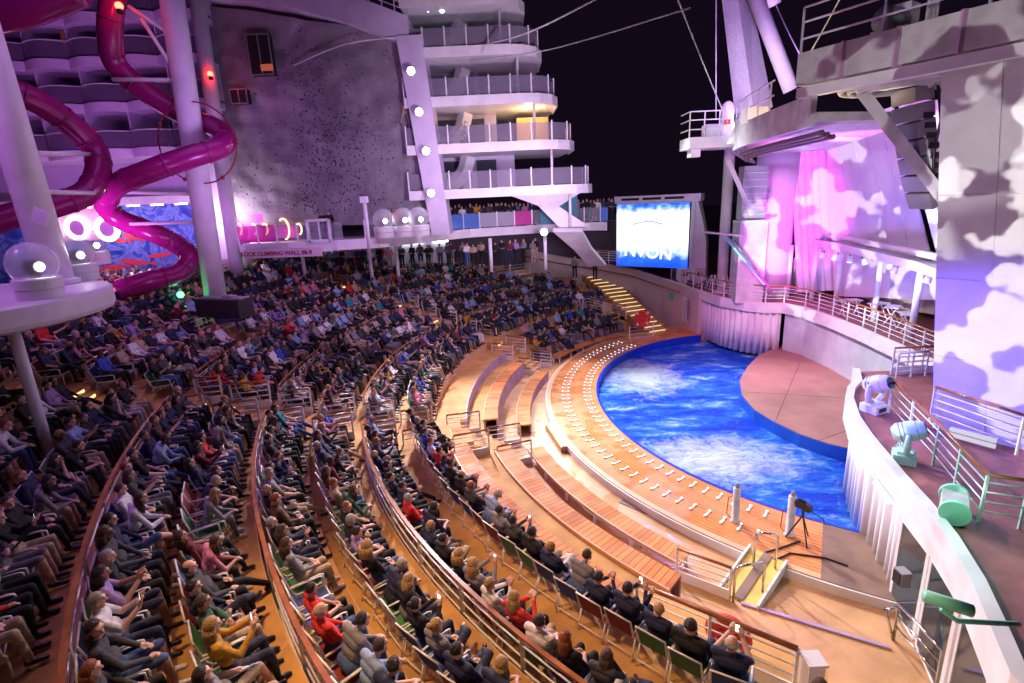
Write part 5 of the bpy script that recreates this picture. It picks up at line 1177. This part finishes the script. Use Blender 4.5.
# pillar with flood lamps
tt=thing('flood_pillar','white leaning pillar between climbing wall and balconies carrying floodlights','pillar')
a=at(409,36,Y=35); b=at(441,228,Y=35); m=MB(); m.add([Vector((a.x-.75,34.8,a.z)),Vector((a.x+.75,34.8,a.z)),Vector((b.x+.6,34.8,8)),Vector((b.x-.6,34.8,8)),Vector((a.x-.75,37,a.z)),Vector((a.x+.75,37,a.z)),Vector((b.x+.6,37,8)),Vector((b.x-.6,37,8))],[(0,1,2,3),(7,6,5,4),(0,4,5,1),(1,5,6,2),(2,6,7,3),(3,7,4,0)]); m.build('pillar_body',vm,tt)
FL=[]
for i,(x,y) in enumerate(((411,71),(419,112),(426,151),(431,193),(544,232))):
    q=at(x,y,Y=34.2 if i<4 else 35.2); FL.append(q)
    f=thing('floodlight',['topmost','second','third','lowest'][i]+' bright white floodlight on the leaning pillar' if i<4 else 'bright white floodlight under the promenade edge by the curved support','floodlight',q)
    m=MB(); m.lathe([(.27,.0),(.25,.25),(.15,.4)],(0,0,0),16,Matrix.Rotation(-PI/2,3,'X')); m.build('housing',white,f,True); m=MB(); m.lathe([(.21,-.04),(.21,-.01)],(0,0,0),16,Matrix.Rotation(-PI/2,3,'X')); m.build('lens',ewhite,f); m=MB(); m.tube([(0,.35,0),(0,.7,0)],.06,6); m.build('bracket',whitem,f)
# balcony tower
tw=thing('balcony_tower','white ship superstructure of stepped rounded balconies with glass railings','building')
zl=[8.0+2.72*k for k in range(7)]; xr=[0,592,574,557,541,524,505]
for k in range(1,7):
    x1=at(xr[k],222-41*k,Y=36.5).x; x0=-6.2+.1*k; z=zl[k]; Yf=35.0
    pl=[(x0,Yf),(x1-2.2,Yf),(x1-1.2,Yf+.25),(x1-.4,Yf+.9),(x1,Yf+1.9),(x1,Yf+5),(x1-.3,44),(x0,44)]
    m=MB(); m.prism(pl,z-.42,z); bal=m.build('balcony',white,tw)
    m=MB(); m.ribbon(pl[:6],z-.52,z+.05,.12); m.build('fascia',white,bal)
    m=MB(); ppl=inset([Vector((q[0],q[1],0)) for q in pl[:6]],.15)
    tot=sum((b-a).length for a,b in zip(ppl[:-1],ppl[1:])); s_=0; gm=MB(); pn=0
    while s_<tot:
        a,_=along(ppl,s_); b,_=along(ppl,min(tot,s_+1.3)); MB().bar(Vector((a.x,a.y,z)),Vector((a.x,a.y,z+1.2)),.08,.05).build('railing_post',whitem,bal); gm.bar(Vector((a.x,a.y,z+.6)),Vector((b.x,b.y,z+.6)),.025,1.0); s_+=1.3
    gm.build('glass_railing',mat('smoke_glass',(.3,.28,.36),.1,alpha=.42),bal)
    # back wall and openings of that storey (stands on slab k)
    if k<7:
        zb_=z; m=MB(); m.box(((x0+x1-5)/2,39.8,zb_+1.15),(x1-5-x0,.3,2.3)); bwl=m.build('storey_wall',vm,tw)
        for j,(fx,wd) in enumerate(((.25,1.6),(.62,1.4))):
            m=MB(); m.box((x0+(x1-5-x0)*fx+.6,39.6,zb_+1.05),(wd,.12,2.0)); m.build('door',dglass,bwl)
    m=MB(); m.tube([(x1-1.5,Yf+1.2,z-2.7),(x1-1.5,Yf+1.2,z-.42)],.09,8); m.build('corner_post',white,tw,True)
# storey under first balcony: diagonal struts
for k in (1,2,3,4,5):
    z=zl[k]; x1=at(xr[k],222-41*k,Y=36.5).x; m=MB()
    c_=curve([Vector((-4.3,38.5,z)),Vector((-2.9,38.4,z+1.1)),Vector((-2.4,38.3,z+2.3))],6); m.tube(c_,.5,4); m.build('curved_brace',white,tw)
# warm-lit cabin
m=MB(); a=at(533,128,Y=39); m.box((a.x,39.6,a.z-.2),(2.2,.2,1.9)); m.build('lit_room',mat('warm_room',(.7,.5,.25),.6),tw)
for i,(x,y,zk) in enumerate(((524,119,0),(539,111,0),(544,117,0))):
    q=at(x,y,Y=37.2); m=MB(); m.lathe([(.09,0),(.09,.04)],(q.x,37.2,zl[3]-.5),10); o=m.build('ceiling_lamp',ewarm); tag(o,'%s small warm ceiling lamp under the yellow-lit balcony'%ordn[i],'lamp','warm balcony ceiling lamps')
for i,(x,y) in enumerate(((416,9),(428,9),(442,10))):
    q=at(x,y,Y=36.2); m=MB(); m.sphere(q,.16,8); o=m.build('cabin_lamp',emat('mint_lamp',(.6,1,.85),9)); tag(o,'%s small mint-white lamp in the top balcony row'%ordn[i],'lamp')
for i,x in enumerate((437,448,463)):
    q=at(x,137,Y=36.0); tt=thing('potted_plant','%s small dark potted shrub behind the fourth balcony glass'%ordn[i],'plant',(q.x,36.2,zl[2]),i)
    m=MB(); m.lathe([(.16,0),(.22,.35)],(0,0,0),10); m.build('pot',grey,tt)
    m=MB(); rq=random.Random(i)
    for _k in range(140):
        c=Vector((rq.gauss(0,.22),rq.gauss(0,.22),rq.uniform(.4,1.5))); d1=Vector((rq.uniform(-1,1),rq.uniform(-1,1),rq.uniform(-1,1)))*.12; d2=Vector((rq.uniform(-1,1),rq.uniform(-1,1),rq.uniform(-1,1)))*.09; m.add([c,c+d1,c+d2],[(0,1,2)])
    m.build('foliage',mat('dark_leaf',(.03,.07,.03),.6),tt)
q=at(560,210,Y=40); m=MB(); m.box((q.x,41,9.3),(2.8,.2,2.5)); tag(m.build('teal_board',mat('teal_board',(.02,.25,.33),.5)),'flat teal board behind the promenade below the lowest balcony','board')
m=MB(); a=at(535,195,Y=37); q=[Vector((a.x-1.8,37,10.3)),Vector((a.x+3.2,37,10.3)),Vector((a.x+1.6,37,9.4)),Vector((a.x+3.6,37,8.0)),Vector((a.x+1.6,37,8.0)),Vector((a.x+.2,37,9.5))]; m.slab(q,.5); m.build('tapered_support',white,tw)
# ---------------------------------------------------------------- left: cabin facade
tf=thing('cabin_facade','purple-lit rear cabin facade rising behind the slides','building')
m=MB(); m.box((-27,38.6,21),(20,.4,20)); m.build('facade_wall',vm,tf)
m=MB(); m.box((p(196,60,36).x,37,17),(1.0,3,20)); m.build('side_fin',vm,tf)
cb0=None
for ri,(yy,nm) in enumerate(((62,'top'),(107,'second'),(153,'third'),(18,'highest'))):
    z=at(90,yy,Y=34.6).z
    for j in range(7):
        x=-18.6-2.6*j
        if cb0 is None:
            cb0=thing('cabin_balcony','x','balcony'); fr_=[(-1.3+2.6*i/8,-.75*math.sin(PI*(i+.6)/9.2)) for i in range(9)]
            m=MB(); m.prism(fr_+[(1.3,3.6),(-1.3,3.6)],-.35,0); m.build('slab',vm,cb0)
            m=MB(); m.ribbon(fr_,-.4,.12,.08); m.build('fascia',vm,cb0)
            m=MB(); m.ribbon([(a*.99,b+.1) for a,b in fr_],.14,1.05,.03); m.build('glass_panel',mat('dim_glass',(.22,.18,.26),.15,alpha=.45),cb0)
            m=MB(); m.tube([(a,b+.1,1.12) for a,b in fr_],.035,6); m.build('handrail',white,cb0,True)
            m=MB(); m.box((1.27,1.8,1.2),(.06,3.4,2.1)); m.build('divider',vm,cb0)
            m=MB(); m.box((0,3.5,1.1),(1.7,.1,2.0)); d0=m.build('door',dglass,cb0); m=MB(); m.box((-.9,3.42,1.1),(.12,.1,2.1)); m.box((0,3.42,1.1),(.06,.1,2.0)); m.build('door_frame',white,d0)
            m=MB(); m.lathe([(.25,0),(.25,.04),(.04,.05),(.04,.45),(.28,.46),(.28,.5)],(.3,1.2,0),10); m.box((-.5,1.5,.3),(.5,.5,.6)); m.build('furniture',grey,cb0)
            c=cb0
        else: c=dup(cb0,(0,0,0))
        c.location=(x+(0.25 if ri%2 else 0),34.6,z); tag(c,'purple-lit cabin balcony with curved glass front, %s from the right in the %s row'%(ordn[j],nm),'balcony','cabin balconies')
for i,(x,y) in enumerate(((27,30),(65,30))):
    q=p(x,y+14,35.3); tt=tag(MB().box(q,(.25,.1,2.0)).build('lit_divider',mat('amber_lit_paint',(.7,.45,.12),.4)),'%s narrow amber-lit divider in the top cabin balcony row'%['left','right'][i],'divider')  # amber light put into the panel colour, no lamp here
# slides
def slide(pts,r,label,sup):
    P=curve([at(x,y,Y=Y) for x,y,Y in pts],7); t=thing('tube_slide',label,'slide')
    m=MB(); m.tube(P,r,18); m.build('tube',magenta,t,True)
    for i in range(4,len(P)-2,7):
        tg=(P[i+1]-P[i-1]).normalized(); MB().tube([P[i]-tg*.05,P[i]+tg*.05],r*1.06,18).build('flange',mat('magenta_dark',(.28,.008,.12),.3),t,True)
    return P
s1=slide([(-30,70,22),(0,86,23),(40,103,24),(75,128,25),(95,150,25.5),(98,172,25),(86,193,24),(55,205,23),(15,215,22),(-30,230,21)],.50,'left magenta tube slide bending back behind the pale column',0)
s2=slide([(122,-30,27),(113,0,27),(110,35,27),(117,66,27.5),(150,95,28),(190,118,28.5),(222,132,28),(222,146,27),(190,157,26),(150,171,25.5),(116,186,26),(106,205,27),(122,220,27.5),(152,232,27.5),(178,245,28),(191,258,27.5),(180,273,27),(150,281,26),(120,290,25.5)],.50,'right magenta spiral tube slide winding between the columns to boardwalk',0)
m=MB(); q=[at(x,y,Y=20) for x,y in ((-40,20),(20,10),(78,-12))]; m.tube(curve(q,8),.55,16); tt=thing('tube_slide','upper magenta slide trough with white edge crossing the top left corner','slide'); m.build('trough',magenta,tt,True); m=MB(); m.tube([v+Vector((0,-.3,.62)) for v in curve(q,8)],.09,8); m.build('edge_rail',white,tt,True)
# columns
def column(top,bot,Y,r,label,zb_,name='support_column',mt=white):
    a=at(*top,Y=Y);b=at(*bot,Y=Y); d=(b-a)/(b.z-a.z); b2=a+d*(zb_-a.z)
    t=thing(name,label,'column'); m=MB(); m.tube([a+d*3,b2],r,20); m.build('shaft',mt,t,True); m=MB(); m.lathe([(r*1.3,0),(r*1.3,.12),(r,.16)],b2,20); m.build('foot',whitem,t); return t
t=column((-10,60),(46,245),15.6,.43,'thick pale violet column rising from round lamp platform at left',8.2)
q=at(40,217,Y=14.9); m=MB(); m.box(q,(.4,.05,.4),Matrix.Rotation(.5,3,'Y')); m.build('notice',white,t)
q=at(38,218,Y=15.0)
column((172,0),(214,285),27.5,.52,'pale violet column in front of the right slide',5.35)
column((197,0),(226,195),34,.42,'slimmer pale column just left of the climbing wall',5.35)
q=at(230,240,Y=36.8); m=MB(); m.prism([(q.x-.95,36.6),(q.x+.95,36.2),(q.x+1.0,38),(q.x-.9,38.3)],5.35,10.7); tag(m.build('lit_pillar',white),'broad white pillar brilliantly lit at the left foot of climbing wall','pillar')
for i,(a,b,Ya,Yb) in enumerate((((100,154),(92,154),22,24),((44,192),(95,193),20,24),((112,79),(172,80),27,27.5),((125,192),(190,194),26,27.5),((128,6),(168,33),26.8,27.4),((141,18),(174,70),26.8,27.4),((130,224),(205,222),27,27.5),((33,154),(90,154),16,25))):
    if i==0: continue
    m=MB(); m.tube([at(*a,Y=Ya),at(*b,Y=Yb)],.09,8); tag(m.build('slide_bracket',white,None,True),['','lower white bracket from the left column to the slide','upper white bracket from slide to the tall column','middle white bracket between right slide and tall column','short white brace near the red lamp at the slide top','long white diagonal brace beside the slide top','lowest white bracket under the right slide','upper white bracket from left column to the slide'][i],'bracket','')
    
c=at(195,143,Y=27); m=MB(); M=Matrix.Rotation(.15,3,'X'); m.tube([c+Vector((1.85*math.cos(k*PI/18),.2,1.85*math.sin(k*PI/18))) for k in range(36)],.035,6,True)
for k in (0,9,15,24,30): m.sphere(c+Vector((1.85*math.cos(k*PI/18),.2,1.85*math.sin(k*PI/18))),.1,8)
tag(m.build('cable_hoop',mat('dark_red',(.3,.01,.03),.4),None,True),'thin dark red hoop around the tall column below the slide','hoop')
for i,(x,y,Y) in enumerate(((119,6,25.8),(210,74,33.3))):
    q=at(x,y,Y=Y); t=thing('red_lamp',['red warning lamp glowing at the slide top','red warning lamp glowing on the slim column'][i],'lamp',q); m=MB(); m.sphere((0,0,0),.16,10); m.build('bulb',ered,t,True); m=MB(); m.lathe([(.12,-.3),(.12,-.12)],(0,0,0),10); m.build('socket',black,t)
# lamp platform with glass domes
pc_=at(-2,300,Y=14.2); 
t=thing('lamp_platform','round white platform on a pole carrying glass domes at left','platform')
cen=Vector((-14.25,13.25,0)); RP=3.5
m=MB(); m.lathe([(RP-.5,7.5),(RP-.05,7.62),(RP,7.72),(RP,8.12),(RP-.08,8.18)],cen,64); m.build('disc',white,t)
a=at(15,337,Y=12.3); m=MB(); m.tube([(a.x,12.3,4.0),(a.x,12.3,7.6)],.13,12); m.build('pole',white,t,True)
def dome(p_,rz,label,s_=1,gr='glass dome spotlights'):
    t=thing('dome_spotlight',label,'spotlight',p_,rz,gr); t.scale=(s_,)*3
    m=MB(); m.lathe([(.62,0),(.62,.30),(.58,.31),(.64,.33),(.64,.62),(.6,.66)],(0,0,0),28); m.build('drum_base',white,t)
    m=MB(); m.sphere((0,0,1.1),.68,26); m.build('glass_dome',mat('dome_glass',(.9,.92,1),.03,alpha=.3),t,True)
    m=MB(); m.box((0,0,.76),(.2,.2,.25)); m.lathe([(.15,-.28),(.2,0),(.19,.28)],(0,0,1.0),14,Matrix.Rotation(-PI/2,3,'X')); m.lathe([(.2,-.15),(.24,.1)],(.0,.0,.98),12,Matrix.Rotation(1.2,3,'Y')); b_=m.build('spotlight_body',black,t)
    m=MB(); m.lathe([(.14,.30),(.13,.32)],(0,0,1.0),14,Matrix.Rotation(-PI/2,3,'X')); m.build('lens',ewhite,b_)
q=at(42,298,z=8.18); dome(q,-1.9,'front glass dome spotlight on white drum at the platform edge',.76)
q=at(82,280,z=8.18); dome(q,-1.9,'second glass dome spotlight right of the front dome',.76)
q=at(98,264,z=8.18); dome(q,-2.0,'rear glass dome spotlight partly behind the others',.76)
for i,(x,y) in enumerate(((385,238),(404,237),(419,235))):
    q=at(x,y,Y=33.6); dome(Vector((q.x,33.6+i*.2,8.05)),-2.5,'%s of the three glass dome spotlights on the promenade edge'%['left','middle','right'][i],1,'promenade dome spotlights')
# mural shopfront
t=thing('shopfront','bright boardwalk shopfront with sea mural and round windows','shopfront')
a=at(-20,285,Y=39); b=at(216,285,Y=39)
def muralmat():
    m=bpy.data.materials.new('sea_mural'); m.use_nodes=True; N,L,bs=nodes(m); tc=N.new('ShaderNodeTexCoord'); mp=N.new('ShaderNodeMapping'); L.new(tc.outputs['Object'],mp.inputs[0]); mp.inputs['Scale'].default_value=(.35,1,.5)
    n=N.new('ShaderNodeTexNoise'); n.inputs['Scale'].default_value=1.3; n.inputs['Distortion'].default_value=2.5; n.inputs['Detail'].default_value=3; L.new(mp.outputs[0],n.inputs['Vector'])
    r=N.new('ShaderNodeValToRGB'); e=r.color_ramp.elements; e[0].position=.3; e[0].color=(.02,.05,.45,1); e[1].position=.75; e[1].color=(.35,.5,.9,1)
    k=e.new(.45); k.color=(.06,.15,.7,1); k=e.new(.5); k.color=(.3,.4,.85,1); k=e.new(.58); k.color=(.1,.2,.75,1)
    L.new(n.outputs[0],r.inputs[0]); L.new(r.outputs[0],bs.inputs['Base Color']); return m
m=MB(); m.box(((a.x+b.x)/2,39.1,8),(b.x-a.x,.2,5.5)); m.build('mural_wall',muralmat(),t)
for (x,y,w1,h1,an) in ((112,268,1.5,.35,-.1),(135,262,1.6,.3,.15),(160,255,1.4,.25,-.1),(138,226+10,1.7,.5,.1),(118,240,1.0,.3,.2),(175,272,1.2,.3,.3)):
    q=at(x,y,Y=38.95); m=MB(); n8=14; m.lathe([(.5,-.03),(.5,.03)],q,n8,Matrix.Rotation(an,3,'Y')@Matrix.Rotation(PI/2,3,'X')@Matrix.Diagonal((w1*1.3,h1*1.3,1))); 
    tl=q+Matrix.Rotation(an,3,'Y')@Vector((w1*.62,0,0)); m.add([tl,tl+Vector((w1*.3,0,h1*.7)),tl+Vector((w1*.3,0,-h1*.7))],[(0,1,2)]); m.build('painted_fish',mat('mural_red',(.8,.08,.12),.6),t)
c_=at(75,222,Y=38.6)
m=MB(); m.box((at(82,222,Y=38.7).x,38.75,c_.z),(4.6,.3,2.6)); m.build('pink_board_wall',mat('pink_boards',(.8,.42,.6),.6,noise=.1),t)
for x,y in ((47,232),(77,228),(107,229)):
    q=at(x,y,Y=38.3); m=MB(); m.tube([q+Vector((.72*math.cos(k*PI/12),0,.72*math.sin(k*PI/12))) for k in range(24)],.17,8,True); w1=m.build('round_window_light',emat('porthole_glow',(1,.9,1),2.6),t,True); m=MB(); m.lathe([(.5,0),(.5,.05)],q,20,Matrix.Rotation(PI/2,3,'X')); m.build('pane',mat('pinkpane',(.5,.2,.6),.2),w1)
e1=at(0,206,Y=37.2); e2=at(216,198,Y=37.2); m=MB(); m.bar(e1+Vector((-3,0,0)),e2,2.0,.5); m.build('canopy_beam',white,t)
m=MB()
for k in range(9):
    q=e1.lerp(e2,(k+.5)/9)-Vector((0,0,.3)); m.box(q,(.7,.3,.08))
m.build('downlights',emat('down_glow',(1,.85,1),7),t)
# prom neon arcs
for i,x in enumerate((239,254,265,284,299)):
    q=at(x,229,Y=35.5); rr=.28 if i!=3 else .55; m=MB(); m.tube([q+Vector((rr*.6*math.cos(k*PI/10-1.6),0,rr*1.2*math.sin(k*PI/10-1.6))) for k in range(13)],.05,6); tag(m.build('neon_arc',emat('neon_orange',(1,.45,.2),4),None,True),'%s glowing orange neon arc behind the left promenade glass'%ordn[i],'neon','neon arcs')
m=MB(); m.box((at(262,229,Y=36).x,36.6 -.8,9.0),(5.0,.1,1.6)); tag(m.build('magenta_board',mat('magenta_board',(.5,.03,.45),.5)),'magenta board behind the left promenade glass','board')
tt=thing('white_frame_gate','white square frame gate in the promenade balustrade','gate'); a=at(310,240,Y=pe[2].y); q0_=Vector((a.x-.0,a.y-.1,8.0)); m=MB()
for s_ in (0,1.3): m.bar(q0_+Vector((s_,0,0)),q0_+Vector((s_,0,1.35)),.16)
for z_ in (.08,1.3): m.bar(q0_+Vector((0,0,z_)),q0_+Vector((1.3,0,z_)),.16)
m.build('frame',white,tt)
# tech booth
t=thing('tech_booth','black draped control desk at the back of the seats','desk',(bt.x,bt.y,bt.z),-.35); t.scale=(.72,.7,.75)
m=MB(); m.box((0,0,.55),(3.6,1.2,1.1)); m.build('draped_desk',black,t); m=MB(); m.box((0,.1,1.15),(3.4,.9,.08)); m.box((.6,0,1.25),(.8,.5,.12)); m.build('console',grey,t)
q=at(190,303,Y=27); t=thing('green_light','bright green stage light bar beside the black control desk','stage light',q); m=MB(); m.tube([(-.7,0,-.3),(.7,0,-.1)],.09,8); m.sphere((-.4,0,.45),.16,10); m.build('tubes',egreen,t,True); m=MB(); m.tube([(-.4,0,.3),(-.4,0,-1.2)],.05,6); m.build('stand',black,t)
# ---------------------------------------------------------------- lights
def lamp(kind,loc,tgt,power,color,size=.3,spot=60,blend=.6,name='light',gobo=None):
    l=bpy.data.lights.new(name,kind); l.energy=power; l.color=color
    if kind=='SPOT': l.spot_size=math.radians(spot); l.spot_blend=blend; l.shadow_soft_size=size
    elif kind=='AREA': l.size=size; l.spread=math.radians(spot)
    else: l.shadow_soft_size=size
    o=bpy.data.objects.new(name,l); col.objects.link(o); o.location=loc
    if tgt is not None: o.rotation_euler=(Vector(tgt)-Vector(loc)).to_track_quat('-Z','Y').to_euler()
    if gobo:
        l.use_nodes=True; nt=l.node_tree; em=nt.nodes['Emission']; tc=nt.nodes.new('ShaderNodeTexCoord')
        mp=nt.nodes.new('ShaderNodeMapping'); mp.inputs['Location'].default_value=(gobo[2],gobo[2]*.7,0); nt.links.new(tc.outputs['Normal'],mp.inputs[0])
        n=nt.nodes.new('ShaderNodeTexNoise'); n.inputs['Scale'].default_value=gobo[0]; n.inputs['Detail'].default_value=2.5; n.inputs['Roughness'].default_value=.55; nt.links.new(mp.outputs[0],n.inputs['Vector'])
        r=nt.nodes.new('ShaderNodeValToRGB'); r.color_ramp.elements[0].position=gobo[1]; r.color_ramp.elements[1].position=gobo[1]+.025; r.color_ramp.elements[0].color=(0,0,0,1); nt.links.new(n.outputs['Fac'],r.inputs[0]); nt.links.new(r.outputs[0],em.inputs['Strength'])
    return o
K=1.0
for i,q in enumerate(FL[:4]): lamp('SPOT',q-Vector((0,.3,0)),(1,14,0),6500,(1,.86,.95),.25,56,.8,'floodlight_beam')
lamp('SPOT',FL[4]-Vector((0,.5,.2)),(4,26,0),2500,(1,.95,.9),.2,70,.7,'floodlight_beam')
lamp('SPOT',(14,24,17),(3.5,13,0),9500,(1,.70,.45),.6,60,.8,'stage_wash_warm')
lamp('SPOT',(17,30,15),(1.5,24,0),7800,(1,.72,.74),.5,60,.8,'stage_wash_pink')
lamp('SPOT',(3,33,17),(10.5,21,0),17000,(.92,.95,1),.4,62,.7,'pool_wash')
lamp('SPOT',(-7,9,16),(.5,7.5,2),6000,(1,.58,.22),.9,58,.9,'near_wash')
lamp('SPOT',(12,20,12),(0,8,3),1800,(.85,.6,1),.5,60,.9,'front_violet')
lamp('SPOT',(10,34,14),(-8,16,3),2800,(.86,.45,1),.8,100,.7,'crowd_wash_violet')
lamp('SPOT',(-16,10,17),(-5,22,3),1300,(.72,.22,1),1.0,120,.8,'crowd_wash_purple')
lamp('SPOT',(4,22,16),(-3,36,4),3400,(.95,.66,1),.8,85,.8,'crowd_wash_far')
lamp('AREA',(-9,18,22),(-9,18,0),520,(.62,.28,1),14,160,name='added_violet_fill')  # fill lamp added above the crowd, no fixture there
lamp('SPOT',(-20,22,7),(-26,38,15),3600,(.76,.22,1),1.0,110,.8,'facade_purple')
lamp('SPOT',(-8,20,9),(-14,36,15),1500,(.55,.28,1),1.0,85,.8,'rock_violet')
lamp('SPOT',(3,20,9),(1,37,14),7000,(.88,.62,1),1.0,70,.8,'tower_lilac')
lamp('POINT',(-27,34,9.2),None,160,(1,.35,.9),.5,name='shop_glow')
lamp('SPOT',(-22,32,6.5),(-25,39,8),420,(.6,.5,1),.3,120,.8,'mural_light')
lamp('POINT',(at(230,240,Y=35).x+.3,34.6,9.6),None,300,(1,.8,1),.3,name='pillar_glow')
lamp('POINT',(at(530,125,Y=37).x,37.5,zl[3]-.7),None,170,(1,.6,.2),.2,name='cabin_glow')
lamp('SPOT',(-12,18,6.5),(-14,28,11),300,(1,.3,.8),.5,100,.8,'slide_light')
lamp('SPOT',(14.5,28,3.8),(18.3,34.5,8),5200,(1,.03,.8),.5,55,.7,'drape_magenta')
lamp('SPOT',(13,27,5),(16.5,35,6),300,(1,.35,.9),.5,70,.7,'drape_pink')
lamp('SPOT',(14,20,5),(19.5,29,10),3000,(.24,.20,1),.8,80,.7,'sail_lavender')
lamp('SPOT',(7,16,6),(18.5,29.5,9),9500,(1,.95,1),.03,46,.2,'gobo_sail',gobo=(8,.535,3.0))
lamp('SPOT',(1,6,11.5),(11.6,15,13.4),1500,(1,.95,.93),.02,38,.3,'gobo_fascia',gobo=(7,.47,1.0))
lamp('SPOT',(1.5,5.5,8.5),(12.9,14,6.6),4200,(1,.93,.90),.03,46,.2,'gobo_column',gobo=(9.5,.53,7.3))
lamp('SPOT',(8,12,6.5),(12.8,13.8,4.6),1300,(.14,.08,1),.5,85,.8,'column_blue')
lamp('SPOT',(4,12,8),(13,14.5,9),260,(.55,.40,.85),.8,80,.8,'column_fill')
lamp('SPOT',(10,24,9),(14,30,2),2600,(1,.28,.70),.5,75,.8,'deck_pink')
lamp('SPOT',(7,20,12),(15,24,1),1700,(1,.8,.85),.5,80,.8,'stage_wall_wash')
lamp('SPOT',(2,10,13),(17,24,1.5),2200,(1,.95,1),.03,40,.2,'gobo_stage',gobo=(9,.55,5.0))
lamp('SPOT',(5,14,8),(9,10,3),700,(.9,.85,1),.4,110,.8,'near_deck_wash')
lamp('POINT',(at(950,515,z=3).x-.3,at(950,515,z=3).y-1.0,4.4),None,30,(.3,1,.7),.1,name='green_glow')
lamp('POINT',at(925,585,Y=5.0),None,14,(.3,1,.7),.1,name='green_glow')
lamp('SPOT',(12,24,8),(10.5,17,13.5),700,(.4,.2,1),.5,110,.8,'platform_violet')
lamp('SPOT',(12,24,15),(14,32,17),1800,(.55,.25,1),.5,110,.8,'mast_violet')
lamp('SPOT',(13,22,9.5),(14,24,12.3),900,(1,.15,.75),.5,130,.8,'underside_pink')
lamp('SPOT',(5,18,12),(11,29.5,13),2300,(1,.95,1),.3,40,.6,'side_platform_white')
lamp('SPOT',(-6,8,13),(-12.5,12.5,8.5),110,(.7,.5,1),.5,90,.8,'lamp_platform_fill')
